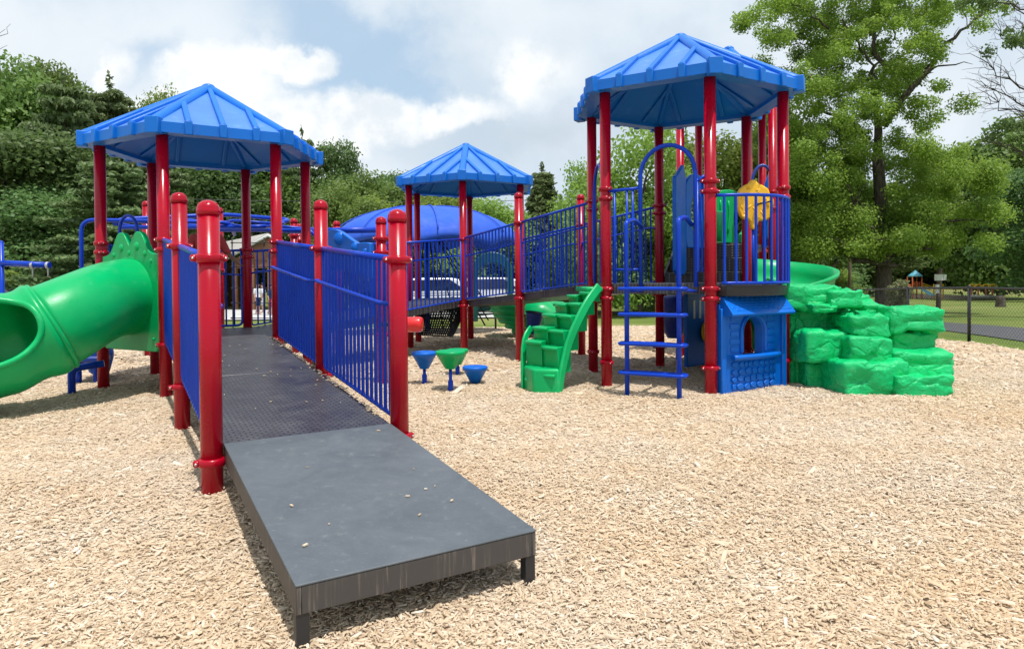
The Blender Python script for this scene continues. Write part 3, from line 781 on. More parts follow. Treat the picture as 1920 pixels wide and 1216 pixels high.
# arch hoop over the climber entry, edge 4-5
B4 = cor('T3', 4); d4 = (B4 - B5).normalized(); L4 = (B4 - B5).length
bm = NB()
tube(bm, [zz(B5 + d4 * .22, 1.2), zz(B5 + d4 * .22, 2.35)] + [zz(B5 + d4 * (L4 / 2 - (L4 / 2 - .22) * math.cos(a)), 2.35 + .33 * math.sin(a)) for a in [k * math.pi / 12 for k in range(1, 12)]] + [zz(B5 + d4 * (L4 - .22), 2.35), zz(B5 + d4 * (L4 - .22), 1.2)], .022, 10)
for s in (.10, L4 - .10): tube(bm, [zz(B5 + d4 * s, 1.25), zz(B5 + d4 * s, 2.25)], .015, 8)
for s in (.05, L4 - .22): tube(bm, [zz(B5 + d4 * s, 2.25), zz(B5 + d4 * (s + .17), 2.25)], .016, 8); tube(bm, [zz(B5 + d4 * s, 1.27), zz(B5 + d4 * (s + .17), 1.27)], .016, 8)
obj('entry_hoop', bm, 'blue_paint', e)

# playhouse panel below, edge 0-1
ph = thing('playhouse_panel', 'blue playhouse front with arched window and shingled awning under the right tower', 'play panel', zz((B0 + B1) / 2, 0))
w2_ = L1 / 2 - .068; m01 = (B0 + B1) / 2
def f(a, z, o=0.): return zz(m01 + d1 * a + n1 * o, z)
bm = NB()
W_, zt, zw0, zw1 = .165, .93, .40, .64
outer, inn = [], []
N = 40
for k in range(N):
    th_ = 2 * math.pi * k / N; cx, cz = math.cos(th_), math.sin(th_)
    # arched window
    zc_ = .55; hh = .15
    if cz > 0: ip = (W_ * cx, zc_ + .10 + W_ * cz)
    else: ip = (max(-W_, min(W_, W_ * cx * 1.9)), max(.40, zc_ + .10 + cz * .5))
    s_ = 1 / max(abs(cx) / w2_, abs(cz) / (.40 if cz > 0 else .70), 1e-6)
    outer.append((cx * s_, .65 + cz * s_ * (.33 / .40 if cz > 0 else 1))); inn.append(ip)
plate(bm, [f(a, z, .06) for a, z in outer], [f(a, z, .06) for a, z in inn], -n1 * .12)
obj('wall', bm, 'panel_blue', ph, bevel=.008)
bm = NB()                                           # arch moulding round the window
for o_, r in ((.065, .028),):
    tube(bm, [f(-W_ - .03, .43, o_), f(-W_ - .03, .65, o_)] + [f(-(W_ + .03) * math.cos(a), .65 + (W_ + .03) * math.sin(a), o_) for a in [k * math.pi / 14 for k in range(1, 14)]] + [f(W_ + .03, .65, o_), f(W_ + .03, .43, o_)], r, 8)
for s in (-1, 1):
    x_ = s * (w2_ - .035); box(bm, f(x_, .45, .07), (.075, .05, .95), math.atan2(d1.y, d1.x))
    for k in range(5): box(bm, f(s * .30, .47 + .085 * k, .058), (.13 + .02 * (k % 2), .03, .066), math.atan2(d1.y, d1.x))
obj('moulding', bm, 'panel_blue', ph, bevel=.012)
bm = NB()
tube(bm, [f(a, .385, .10 + .03 * math.cos(a * 3)) for a in [-.38 + .076 * k for k in range(11)]], .030, 10); obj('sill', bm, 'panel_blue', ph)
bm = NB()                                           # field stones in low relief
r = random.Random(3)
zrow = [.02, .10, .185, .265, .335]
for j in range(4):
    a = -.36
    while a < .34:
        wd = r.uniform(.06, .12); wd = min(wd, .365 - a)
        cx = a + wd / 2; cz = (zrow[j] + zrow[j + 1]) / 2 + r.uniform(-.008, .008); hz_ = (zrow[j + 1] - zrow[j]) * r.uniform(.38, .46)
        pts = []
        for k in range(7):
            t = k / 7 * 2 * math.pi + r.uniform(-.25, .25); pts.append(f(cx + wd * .47 * math.cos(t), cz + hz_ * math.sin(t), .0615))
        prism(bm, pts, n1 * .018); a += wd
bmesh.ops.recalc_face_normals(bm, faces=bm.faces)
obj('stone_relief', bm, 'panel_blue', ph, bevel=.010)
bm = NB()                                           # awning
ax = w2_ - .03
sec = [(1.06, .03), (1.045, .08), (.98, .15), (.90, .22), (.865, .245), (.845, .23), (.845, .05)]
prism(bm, [f(-ax - (.03 if o_ > .13 else 0), z, o_) for z, o_ in sec], d1 * (2 * ax + .02))
for j in range(6):
    t = j / 6; z0_, o0 = 1.056 - .165 * t, .075 + .155 * t
    for k in range(11):
        c = f(-ax + .06 + (2 * ax - .1) * (k + (.5 if j % 2 else 0)) / 11, z0_ + .0, o0)
        box(bm, c, (.066, .040, .006), math.atan2(d1.y, d1.x), tilt=.72)
obj('awning', bm, 'panel_blue', ph, bevel=.006)

# curved green step climber, edge 4-5
cl = thing('step_climber', 'curved green plastic step climber rising to the right tower', 'climber', (.4, 7.8, 0))
near = [at(1050, 742, 7.36), at(1058, 690, 7.40), at(1070, 640, 7.46), at(1088, 597, 7.54), at(1106, 563, 7.65), at(1126, 536, 7.80)]
far_ = [at(984, 730, 7.72), at(985, 640, 7.85), at(1006, 605, 8.05), at(1030, 577, 8.25), at(1058, 556, 8.45), at(1090, 541, 8.60)]
def polyat(P, t):
    t *= len(P) - 1; i = min(int(t), len(P) - 2); k = t - i
    P0, P1, P2, P3 = P[max(i - 1, 0)], P[i], P[i + 1], P[min(i + 2, len(P) - 1)]
    return .5 * ((2 * P1) + (P2 - P0) * k + (2 * P0 - 5 * P1 + 4 * P2 - P3) * k * k + (3 * P1 - P0 - 3 * P2 + P3) * k ** 3)
for P, w_ in ((near, .075), (far_, .05)):
    bm = NB(); prev = None; rings = []
    for k in (range(25) if P is near else range(9)):
        c = polyat(P, k / 24); c2 = polyat(P, min(1, k / 24 + .02)); c0 = polyat(P, max(0, k / 24 - .02)); dd = (c2 - c0).normalized()
        acr = (polyat(far_, k / 24) - polyat(near, k / 24)); acr.z = 0; acr.normalize(); nn = dd.cross(acr).normalized()
        dep = .09 + .015 * k / 24 if P is near else .08
        rings.append([bm.verts.new(c + acr * a_ + nn * b_) for a_, b_ in ((0, -dep * .5), (w_ * .6, -dep * .5), (w_ * .6, dep * .5), (0, dep * .5))])
    for a_, b_ in zip(rings, rings[1:]):
        for k in range(4): bm.faces.new((a_[k], a_[(k + 1) % 4], b_[(k + 1) % 4], b_[k])).smooth = True
    bm.faces.new(rings[0]); bm.faces.new(rings[-1])
    obj('side_rail', bm, 'green_plastic', cl, bevel=.015)
def stepb(bm, s0_, s1_, t0, t1, drop):
    """scooped tread filling across-share s0..s1 between climb shares t0, t1"""
    A = polyat(near, t1).lerp(polyat(far_, t1), s0_); B = polyat(near, t1).lerp(polyat(far_, t1), s1_)
    A0_ = polyat(near, t0).lerp(polyat(far_, t0), s0_); B0_ = polyat(near, t0).lerp(polyat(far_, t0), s1_)
    z = max(A.z, B.z) - .02; outv = ((A0_ + B0_) / 2 - (A + B) / 2); outv.z = 0
    if outv.length < .02: outv = Vector((-.6, -.4, 0))
    outv = outv.normalized() * .14
    zb = min(A0_.z, B0_.z) - drop; back = -outv * 1.2
    fa, fb = A + outv * .7, B + outv * .7
    top = [zz(fa, z), zz(fb, z), zz(B + back, z), zz(A + back, z)]
    low = [zz(fa - outv * .25, zb), zz(fb - outv * .25, zb), zz(B + back, zb), zz(A + back, zb)]
    hexa(bm, low + top)
    mid = (fa + fb) / 2; lip = [zz(fa, z - .02), zz(mid + outv * .28, z - .018), zz(fb, z - .02)]
    tube(bm, [lip[0].lerp(lip[1], .0), lip[0].lerp(lip[1], .6), lip[1], lip[2].lerp(lip[1], .6), lip[2]], .022, 8)
K = 6
for k in range(K):
    bm = NB(); stepb(bm, .10, .53, k / K * .97, (k + .62) / K * .97 + .02, .03); obj('step', bm, 'green_plastic', cl, bevel=.018)
    bm = NB(); stepb(bm, .53, .95, max(0, (k - .45)) / K * .97, (k + .15) / K * .97 + .05, .03); obj('step', bm, 'green_plastic', cl, bevel=.018)
bm = NB()
b_ = [at(985, 742, 7.72), at(1050, 748, 7.34)]; t_ = [at(987, 650, 7.76), at(1048, 708, 7.42)]
na = b_[0] + Vector((-.01, -.02, -.1)); nb = b_[1] + Vector((0, 0, -.1)); bk = Vector((.0, .36, 0)); md_ = (na + nb) / 2 + Vector((-.10, -.12, 0))
prism(bm, [zz(na, -.12), zz(na.lerp(md_, .7), -.12), zz(md_, -.12), zz(nb, -.12), zz(nb + bk, -.12), zz(na + bk, -.12)], (0, 0, .40)); obj('base', bm, 'green_plastic', cl, bevel=.03, seg=3)
bm = NB(); box(bm, zz(polyat(near, 1).lerp(polyat(far_, 1), .5), 1.135) + Vector((-.02, .02, 0)), (.20, .80, .06), .06); obj('landing', bm, 'green_plastic', cl, bevel=.02)

# rock climber: stacked moulded boulders
rk = thing('rock_climber', 'bright green moulded rock climber of stacked boulders beside the right tower', 'climber', (3.9, 7.7, 0))
def rock(bm, x0, y0, x1, y1, Y, dep, seed, amp=.026):
    A, B = at(x0, y1, Y), at(x1, y0, Y); c = (A + B) / 2; s = Vector((abs(B.x - A.x) / 2, dep / 2, abs(B.z - A.z) / 2)); c.y += dep / 2
    b2 = bmesh.new(); bmesh.ops.create_cube(b2, size=2.0); bmesh.ops.subdivide_edges(b2, edges=b2.edges, cuts=15, use_grid_fill=True)
    off = Vector((seed * 7.3, seed * 3.1, seed * 1.7))
    for v in b2.verts:
        q_ = Vector(v.co)
        r8 = (abs(q_.x) ** 14 + abs(q_.y) ** 14 + abs(q_.z) ** 14) ** (1 / 14.)
        q_ = q_ / r8
        w = Vector((q_.x * s.x, q_.y * s.y, q_.z * s.z))
        nn = Vector((q_.x / s.x, q_.y / s.y, q_.z / s.z)).normalized()
        vd, vp = noise.voronoi(w * 4.2 + off)
        cell = vp[0]; h = (noise.cell(cell * 3.3) - .5) * amp * 1.0
        edge = vd[1] - vd[0]
        h -= amp * .5 * max(0, 1 - edge / .10)
        h += noise.fractal(w * 2.6 + off, 1., 2., 4) * amp * 1.3
        h += abs(noise.noise(w * 9 + off)) * -amp * .7
        v.co = c + w + nn * h
    me = bpy.data.meshes.new('t'); b2.to_mesh(me); b2.free(); bm.from_mesh(me); bpy.data.meshes.remove(me)
bm = NB()
for k, a in enumerate([(1470, 532, 1585, 585, 7.75, 1.0), (1556, 541, 1622, 578, 7.65, .8), (1524, 568, 1576, 588, 7.6, .4), (1474, 578, 1602, 640, 8.0, .7), (1476, 585, 1513, 725, 7.95, .6),
        (1511, 620, 1597, 683, 7.5, .7), (1514, 676, 1590, 735, 7.7, .6), (1594, 588, 1677, 638, 7.42, .8), (1592, 629, 1683, 688, 7.28, .8), (1582, 676, 1706, 755, 7.1, .8), (1682, 700, 1796, 745, 7.02, .8),
        (1676, 656, 1797, 712, 7.25, .9), (1670, 618, 1762, 668, 7.6, .7), (1672, 575, 1779, 628, 7.5, .8), (1617, 565, 1672, 596, 7.8, .7), (1600, 548, 1640, 600, 8.0, .6), (1640, 578, 1700, 600, 7.9, .6)]):
    rock(bm, *a, seed=k + 1)
o = obj('boulders', bm, 'rock_green', rk, smooth=True)

# spiral slide behind the rocks
sp_ = thing('spiral_slide', 'green spiral chute curving out behind the rock climber', 'slide', (3.5, 9.5, 0))
bm = NB(); N = 70; rings = []
for k in range(N + 1):
    t = k / N; a = R_(135) - t * R_(400); rad = .40; cz = 1.16 - 1.08 * t ** 1.7
    cx, cy = 3.74 + rad * math.cos(a), 9.4 + rad * math.sin(a); rv = Vector((math.cos(a), math.sin(a), 0))
    row = []
    for j in range(17):
        th_ = math.pi * (1.22 + .76 * j / 16)
        row.append(Vector((cx, cy, cz + .25)) + rv * (.25 * math.cos(th_)) + Vector((0, 0, .25 * math.sin(th_))))
    row.append(row[-1] + rv * .03 + Vector((0, 0, .16))); row.append(row[-1] + rv * .05); row.append(row[-1] - Vector((0, 0, .05)))
    row.insert(0, row[0] - rv * .04); row.insert(0, row[0] - Vector((0, 0, .05)))
    rings.append([bm.verts.new(v) for v in row])
for a_, b_ in zip(rings, rings[1:]):
    for j in range(len(a_) - 1): bm.faces.new((a_[j], a_[j + 1], b_[j + 1], b_[j])).smooth = True
o = obj('chute', bm, 'green_plastic', sp_); md = o.modifiers.new('th', 'SOLIDIFY'); md.thickness = .02
bm = NB(); lathe(bm, [(.06, -.1), (.06, 1.2)], (3.74, 9.4, 0), 20); obj('centre_post', bm, 'red_paint', sp_)
# ------------------------------------------------------------------ stepping pods
def pod(mname, lab, px, py_top, py_base, wpx):
    Y = 1.254 * F / (py_base - 528); c = at(px, py_base, Y); top = at(px, py_top, Y).z; r = wpx * Y / F / 2
    e = thing('stepping_pod', lab, 'stepping pod', (c.x, c.y, gz(c.x, c.y)), 'round stepping pods on stems')
    bm = NB(); lathe(bm, [(r * .30, top - .20), (r * .36, top - .205), (r * .93, top - .05), (r * 1.02, top - .045), (r * 1.04, top - .012), (r * .98, top), (r * .80, top - .004), (r * .5, top - .010), (.001, top - .012)], (c.x, c.y, 0), 32); obj('seat', bm, mname, e)
    bm = NB(); lathe(bm, [(.019, -.1), (.019, top - .19)], (c.x, c.y, 0), 12); lathe(bm, [(.030, -.1), (.030, .11), (.024, .12)], (c.x, c.y, 0), 12); obj('stem', bm, 'blue_paint', e)
pod('panel_blue', 'blue stepping pod, leftmost of the four', 796, 659, 722, 46)
pod('green_plastic', 'green stepping pod nearest the camera between the two blue ones', 845, 657, 735, 54)
pod('green_plastic', 'green stepping pod half hidden behind the nearer green one', 858, 654, 706, 40)
pod('panel_blue', 'low blue stepping pod, rightmost of the four', 891, 686, 722, 46)
#PART2
# ------------------------------------------------------------------ far tower 4 (square roof, partly behind tower 3)
e = thing('play_tower', 'square roofed red post tower half hidden behind the right tower', 'play tower', (3.47, 11.18, 0))
Q4 = [Vector((2.73, 10.95, 0)), Vector((3.28, 11.85, 0)), Vector((4.20, 11.35, 0)), Vector((3.65, 10.45, 0))]; c4 = sum(Q4, Vector()) / 4
a0_ = math.atan2((Q4[0] - c4).y, (Q4[0] - c4).x)
hexroof(e, c4 + Vector((.12, 0, 0)), a0_, 4, .80, 4.08, .80)
P4 = [post(e, v, 4.02) for v in Q4]
for po, v in zip(P4, Q4):
    for z in (2.75, 2.62, 1.7, 1.45): clamp(po, v, z, Vector((.86, .51, 0)))
bm = NB(); prism(bm, [zz(v, 1.68) for v in Q4[::-1]], (0, 0, .12)); obj('deck', bm, 'tread_deck', e, bevel=.006)
v5 = Vector((3.97, 10.3, 0)); po = post(e, v5, 4.0); clamp(po, v5, 2.55, (1, 0, 0)); clamp(po, v5, 2.3, (1, 0, 0))
for a, b in ((Q4[2], v5),):
    bm = NB(); rail_mesh(bm, v5, Q4[2], 1.75, 1.75, 2.45, 2.45, sp=.12); obj('railing', bm, 'blue_paint', e)

# black perforated transfer steps between tower 3 and tower 4
e = thing('transfer_steps', 'black perforated stair climbing behind the bars of the right tower', 'steps', (2.7, 10.1, 0))
sa, sb = cor('T3', 3) * .62 + cor('T3', 2) * .38, (Q4[0] + Q4[3]) / 2
dirs = (sb - sa).normalized(); perp = Vector((-dirs.y, dirs.x, 0))
c = zz((cor('T3', 3) + cor('T3', 2)) / 2, 1.20); dd = Vector((.49, .87, 0)); pp = Vector((.87, -.49, 0))
for k in range(3):
    bm = NB(); c1 = c + dd * (.12 + .26 * k); h = .20
    box(bm, zz(c1, 1.10 + h * (k + 1) - .06), (1.05, .28, h - .006), math.atan2(pp.y, pp.x)); obj('step', bm, 'perforated_black', e, bevel=.008)
bm = NB()
for s in (-.55, .55):
    P = [c + pp * s + dd * 0 + Vector((0, 0, -.15)), c + pp * s + dd * .8 + Vector((0, 0, .35)), c + pp * s + dd * .8 + Vector((0, 0, .62)), c + pp * s + Vector((0, 0, .05))]
    prism(bm, P, pp * (.03 if s > 0 else -.03))
    if s < 0: obj('side_plate', bm, 'black_metal', e); bm = NB()
obj('side_plate', bm, 'black_metal', e)

def moulded(name, lab, cat, ctr, dx, w, z0, z1, mname, top='wave', thick=.06, hole=None, bumps=(), group=None, extra=None):
    """upright moulded plastic panel; dx runs along its width"""
    e = thing(name, lab, cat, zz(ctr, 0), group); dx = Vector((dx[0], dx[1], 0)).normalized(); nn = Vector((dx.y, -dx.x, 0))
    if nn.y > 0: nn = -nn
    N = 48; outer, inn = [], []
    topf = {'wave': lambda a: .10 * math.exp(-((abs(a) - .42) / .28) ** 2) * 1.0, 'dome': lambda a: .22 * (math.sqrt(max(0, 1 - a * a)) - .5), 'flat': lambda a: 0, 'slope': lambda a: .28 * (a * .5 + .2)}[top]
    hc = hole or (0, (z0 + z1) / 2, .01, .01)
    for k in range(N):
        t = 2 * math.pi * k / N; cx, cz = math.cos(t), math.sin(t)
        hh = (z1 - hc[1]) if cz > 0 else (hc[1] - z0); ww = (w / 2 - hc[0]) if cx > 0 else (w / 2 + hc[0])
        s = 1 / max(abs(cx) / ww, abs(cz) / hh); x = hc[0] + cx * s; z = hc[1] + cz * s
        if z > z1 - .01: z += topf(x / (w / 2))
        outer.append(zz(ctr + dx * x, z) + nn * thick / 2); inn.append(zz(ctr + dx * (hc[0] + hc[2] * cx), hc[1] + hc[3] * cz) + nn * thick / 2)
    bm = NB()
    if hole: plate(bm, outer, inn, -nn * thick)
    else: prism(bm, outer, -nn * thick)
    obj('panel', bm, mname, e, bevel=.014)
    for a, z, r in bumps:
        bm = NB(); ball(bm, zz(ctr + dx * a, z) + nn * thick / 2, r, (1, .45 + .55 * abs(dx.y), 1.1), 14, 10); obj('boss', bm, mname, e)
    return e, dx, nn
# green window panel and blue panel behind the bars of tower 3
gp, gdx, gn = moulded('slide_hood', 'green moulded hood with long window at the back of the right tower', 'play panel', at(1366, 400, 10.6), (.86, .51), .82, 1.80, 2.52, 'green_plastic', 'dome', hole=(.22, 2.18, .13, .24))
for k in range(3):
    bm = NB(); x = -.24 + .09 * k; pts = [zz(at(1366, 400, 10.6) + gdx * (x + .03 * math.sin(t * 2.5)), 1.95 + .5 * t) + gn * .035 for t in [j / 6 for j in range(7)]]
    tube(bm, pts, .018, 6); obj('rib', bm, 'green_plastic', gp)
bp_, bdx, bn = moulded('tunnel_panel', 'tall blue panel with an oval opening to a green tunnel beside the black steps', 'play panel', at(1303, 420, 9.6), (.80, .60), .46, 1.68, 2.62, 'panel_blue', 'dome', hole=(.0, 2.16, .11, .33))
bm = NB(); cc = at(1303, 422, 9.8); lathe(bm, [(.20, 0), (.22, .20), (.22, .4)], zz(cc, cc.z - .0) + Vector((.02, .1, 0)), 24, axis=(.8, -.3, -.05)); o = obj('tunnel', bm, 'green_plastic', bp_)
bp2, _, _ = moulded('ridge_panel', 'dark blue sloping side panel left of the black steps', 'play panel', at(1274, 425, 9.35), (.62, .78), .34, 1.30, 2.70, 'panel_blue', 'slope')
# narrow blue hoops at the far right of tower 3
e = thing('entry_hoop', 'tall narrow blue hoop standing behind the yellow panel', 'hoop', zz(at(1430, 400, 10.2), 1.8))
bm = NB(); c = at(1430, 400, 10.3); tube(bm, [zz(c + Vector((-.17, 0, 0)), 1.8)] + [zz(c + Vector((-.17 * math.cos(a), 0, 0)), 2.60 + .36 * math.sin(a)) for a in [k * math.pi / 10 for k in range(11)]] + [zz(c + Vector((.17, 0, 0)), 1.8)], .024, 10)
obj('hoop', bm, 'dark_blue_plastic', e)
e = thing('leaf_panel', 'pointed blue plastic panel behind the right tower rail', 'play panel', zz(at(1452, 390, 10.4), 1.8))
bm = NB(); c = at(1450, 380, 10.5); prism(bm, [zz(c + Vector((x, 0, 0)), z) for x, z in ((-.16, 1.85), (.20, 1.85), (.22, 2.35), (.10, 2.70), (-.02, 2.98), (-.12, 2.72), (-.18, 2.3))], (0, .06, 0)); obj('panel', bm, 'panel_blue', e, bevel=.02)
# yellow carved panel with steering wheel
yc = at(1414, 384, 7.9)
e = thing('mask_panel', 'yellow carved totem shaped play panel behind the bowed blue bars', 'play panel', zz(yc, 1.3))
bm = NB(); out_ = [(-.16, .20), (-.11, .24), (-.05, .27), (-.03, .31), (.03, .31), (.05, .27), (.11, .24), (.17, .20), (.20, .12), (.205, -.02), (.19, -.16), (.13, -.20), (.06, -.19), (.03, -.30), (-.03, -.30), (-.05, -.20), (-.08, -.17), (-.13, -.17), (-.16, -.13), (-.20, -.02), (-.195, .12)]
prism(bm, [yc + Vector((a, 0, z * .95)) for a, z in out_[::-1]], (0, .07, 0))
obj('board', bm, 'yellow_plastic', e, bevel=.02)
bm = NB(); rr = random.Random(5)
for k in range(14):
    a, z = rr.uniform(-.14, .14), rr.uniform(-.12, .2); tube(bm, [yc + Vector((a, .004, z)), yc + Vector((a + rr.uniform(-.05, .05), .004, z + rr.uniform(-.07, .07)))], .010, 6)
ball(bm, yc + Vector((-.12, -.01, -.14)), .03, u=10, v=8)
obj('carving', bm, 'yellow_plastic', e)
bm = NB(); tube(bm, [yc + Vector((.02, -.04, .0)), yc + Vector((.16, -.07, .03))], .010, 8); ball(bm, yc + Vector((.02, -.04, 0)), .022, u=8, v=6); obj('pointer', bm, 'black_metal', e)
bm = NB(); c = yc + Vector((.19, .05, .02)); lathe(bm, [(.02, -.03), (.07, -.03), (.08, 0), (.07, .03), (.02, .03)], c, 18, axis=(.6, -.8, 0)); obj('knob', bm, 'yellow_plastic', e)
bm = NB(); tube(bm, [zz(yc + Vector((0, .04, 0)), 1.2), yc + Vector((0, .04, -.28))], .018, 8); obj('stand', bm, 'blue_paint', e)

# panels seen under tower 3
e, dx_, nn_ = moulded('activity_panel', 'blue ground panel with two slots and a yellow dial under the right tower', 'play panel', at(1313, 620, 9.6), (.62, .62), .80, .03, 1.06, 'panel_blue', 'flat')
pc = at(1313, 620, 9.6)
bm = NB(); lathe(bm, [(.02, 0), (.15, 0), (.17, .02), (.15, .045), (.05, .06), (.001, .06)], zz(pc + dx_ * .08, .50) + nn_ * .05, 24, axis=nn_); obj('dial', bm, 'yellow_plastic', e)
for a in (-.22, -.06):
    bm = NB(); box(bm, zz(pc + dx_ * a, .82) + nn_ * .031, (.05, .012, .26), math.atan2(dx_.y, dx_.x)); obj('slot', bm, 'white_paint', e, bevel=.005)
e = thing('bucket_spinner', 'dark blue bucket seat on a low loop under the right tower', 'seat', zz(at(1262, 610, 10.3), 0))
c = at(1264, 610, 10.3); bm = NB(); lathe(bm, [(.10, .35), (.16, .45), (.22, .95), (.18, 1.0), (.08, 1.0)], (c.x, c.y, 0), 20); obj('shell', bm, 'dark_blue_plastic', e)
bm = NB(); tube(bm, bend([(c.x + .05, c.y, -.1), (c.x + .05, c.y, .25), (c.x + .35, c.y, .22), (c.x + .35, c.y, -.1)], .1), .03, 10); obj('stand', bm, 'panel_blue', e)

# things under / behind the bridge ramp
e = thing('spiral_slide', 'dark green ribbed spiral slide showing below the bridge ramp', 'slide', zz(at(950, 600, 14.5), 0))
bm = NB(); c = at(988, 600, 15.3); pr = [(.10, .05)]
for k in range(6): z = .05 + k * .12; r_ = .16 + .68 * math.sin(min(1, (k + 1) / 6.) * 1.5); pr += [(r_, z), (r_ + .03, z + .05), (r_, z + .10)]
lathe(bm, pr, (c.x, c.y, 0), 36); obj('chute', bm, 'green_plastic', e)
e = thing('slide_tunnel', 'green half tunnel behind the green step climber', 'tunnel', zz(at(1025, 600, 13.5), 0))
bm = NB(); c = at(1015, 610, 13.5); pts = [c + Vector((-.35, 0, .22)), c + Vector((.0, 0, .20)), c + Vector((.35, 0, -.02)), c + Vector((.6, 0, -.3))]; tube(bm, pts, [.30, .32, .32, .34], 20); obj('tube', bm, 'green_plastic', e)
bm = NB(); tube(bm, [c + Vector((-.5, -.4, .28)), c + Vector((.0, -.42, .2)), c + Vector((.35, -.42, -.1)), c + Vector((.55, -.42, -.4))], .04, 8); obj('rim', bm, 'green_plastic', e)
e = thing('talk_tube', 'blue cone shaped bucket on red hangers behind the green step climber', 'play bucket', zz(at(1001, 604, 11.4), 0))
c = at(1001, 604, 11.4); bm = NB(); lathe(bm, [(.09, -.19), (.15, .14), (.17, .15), (.16, .17), (.12, .165)], c, 22, axis=(.15, -.1, 1)); obj('bucket', bm, 'dark_blue_plastic', e)
bm = NB()
tube(bm, [c + Vector((-.25, 0, .13)), c + Vector((-.14, 0, .10))], .012, 8); obj('hanger', bm, 'red_dark', e)
bm = NB(); tube(bm, [c + Vector((-.25, 0, -.10)), c + Vector((-.12, 0, -.12))], .012, 8); obj('hanger', bm, 'red_dark', e)
# red roller beside the ramp
e = thing('spinner_drum', 'bright red spinning drum behind the near right ramp post', 'spinner', zz(at(770, 608, 8.1), 0))
c = at(772, 608, 8.1); bm = NB(); lathe(bm, [(.03, -.14), (.075, -.14), (.09, -.12), (.092, .10), (.08, .13), (.03, .135)], c, 24, axis=(.95, -.1, 0)); obj('drum', bm, 'toy_red', e)
vx = Vector((c.x - .36, c.y + .05, 0))
bm = NB(); tube(bm, [zz(vx, c.z), c], .025, 8); obj('axle', bm, 'black_metal', e)
# capped post and arched blue panel right of tower 1
e = thing('balance_frame', 'capped red post with an arched blue panel behind the right ramp bars', 'climber', zz(at(717, 640, 8.25), 0))
vx = zz(at(717, 640, 8.25), 0); po = post(e, vx, at(717, 415, 8.25).z, True)
for z in (1.77, 1.60, .6): clamp(po, vx, z, (1, .1, 0))
v0, v1 = cor('T1', 2) + Vector((.2, -.1, 0)), vx + Vector((-.08, 0, 0)); dd = (v1 - v0); Lw = dd.length; dd.normalize(); nb_ = Vector((dd.y, -dd.x, 0))
bm = NB(); out_ = []
for k in range(29):
    t = k / 28; z = 1.70 + .24 * math.sin(math.pi * min(1, t * 1.25)) ** 1.3 * (1 if t < .8 else 1) + .03 * math.sin(t * 9); out_.append(zz(v0 + dd * Lw * t, z))
loop = out_ + [zz(v1, 1.3), zz(v1 - dd * .15, 1.28)] + [zz(v0 + dd * Lw * (1 - t), 1.28 + .12 * math.sin(math.pi * t)) for t in [k / 12 for k in range(1, 12)]] + [zz(v0, 1.3)]
prism(bm, loop, nb_ * .07); obj('arched_panel', bm, 'panel_blue', e, bevel=.02)
for t, z, r in ((.22, 1.72, .05), (.50, 1.80, .085), (.76, 1.68, .055), (.93, 1.62, .035)):
    bm = NB(); ball(bm, zz(v0 + dd * Lw * t, z) + nb_ * .072, r, (1, .5, 1), 14, 10); obj('boss', bm, 'panel_blue', e)
# overhead ladder loops and beams behind tower 1
e = thing('overhead_climber', 'blue overhead ring climber on bent pipes behind the left tower', 'overhead climber', zz(at(350, 560, 11.), 0))
def pipe(name, P, r, mname='blue_paint', e=e): 
    bm = NB(); tube(bm, bend(P, .18, 6), r, 10); return obj(name, bm, mname, e)
pipe('frame_pipe', [zz(at(152, 500, 10.), 0) - Vector((0, 0, .1)), at(152, 412, 10.), at(430, 417, 10.5), at(440, 440, 11)], .03)
pipe('frame_pipe', [at(216, 420, 10.6), at(225, 411, 10.8), at(420, 402, 11.5), at(545, 412, 11.5), at(495, 425, 10.6), at(230, 426, 10.4)], .035)
for k, (x, y_) in enumerate(((225, 415), (330, 413), (430, 415), (500, 425))):
    bm = NB(); c = at(x + 50, y_ + 4, 10.9); tube(bm, [c + Vector((.42 * math.cos(a), .42 * math.sin(a), .02 * math.sin(2 * a))) for a in [j * math.pi / 12 for j in range(24)]], .024, 8, closed=True); obj('ring', bm, 'blue_paint', e)
pipe('frame_pipe', [at(400, 431, 10.2), at(590, 432, 10.2), at(598, 470, 10.2), zz(at(598, 560, 10.2), 0)], .03)
pipe('beam', [at(545, 433, 10.5), at(715, 431, 10.2)], .045)
for x, y_, Y in ((632, 420, 12.2), (562, 425, 12.4), (552, 415, 12.), (276, 383, 11.6), (412, 395, 11.2)):
    v = zz(at(x, 500, Y), 0); po = post(e, v, at(x, y_, Y).z, True); clamp(po, v, at(x, y_, Y).z - .25, (1, 0, 0))
    clamp(po, v, 1.45, (1, 0, 0))
e = thing('entry_hoop', 'small dark blue hoop rising above the green slide entrance panel', 'hoop', zz(at(242, 440, 9.6), .6))
c = at(241, 440, 8.9); bm = NB(); tube(bm, [zz(c + Vector((-.115, 0, 0)), .62)] + [zz(c + Vector((-.115 * math.cos(a), 0, 0)), 1.95 + .19 * math.sin(a)) for a in [k * math.pi / 10 for k in range(11)]] + [zz(c + Vector((.115, 0, 0)), .62)], .021, 10)
obj('hoop', bm, 'blue_paint', e)
# rope net frame seen past tower 1
e = thing('rope_net', 'black rope net hanging beyond the left tower deck', 'climbing net', zz(at(470, 560, 12.5), 0))
bm = NB()
for x in range(435, 530, 30): tube(bm, [at(x, 445, 12.5), at(x + 2, 615, 12.5)], .011, 6)
for y_ in (455, 500, 540, 568, 596): tube(bm, [at(432, y_, 12.5), at(522, y_, 12.5)], .009, 6)
for x in range(435, 530, 30):
    for y_ in (455, 500, 540, 568, 596): ball(bm, at(x + .5, y_, 12.49), .022, u=8, v=6)
o = obj('net', bm, 'rubber_net', e)
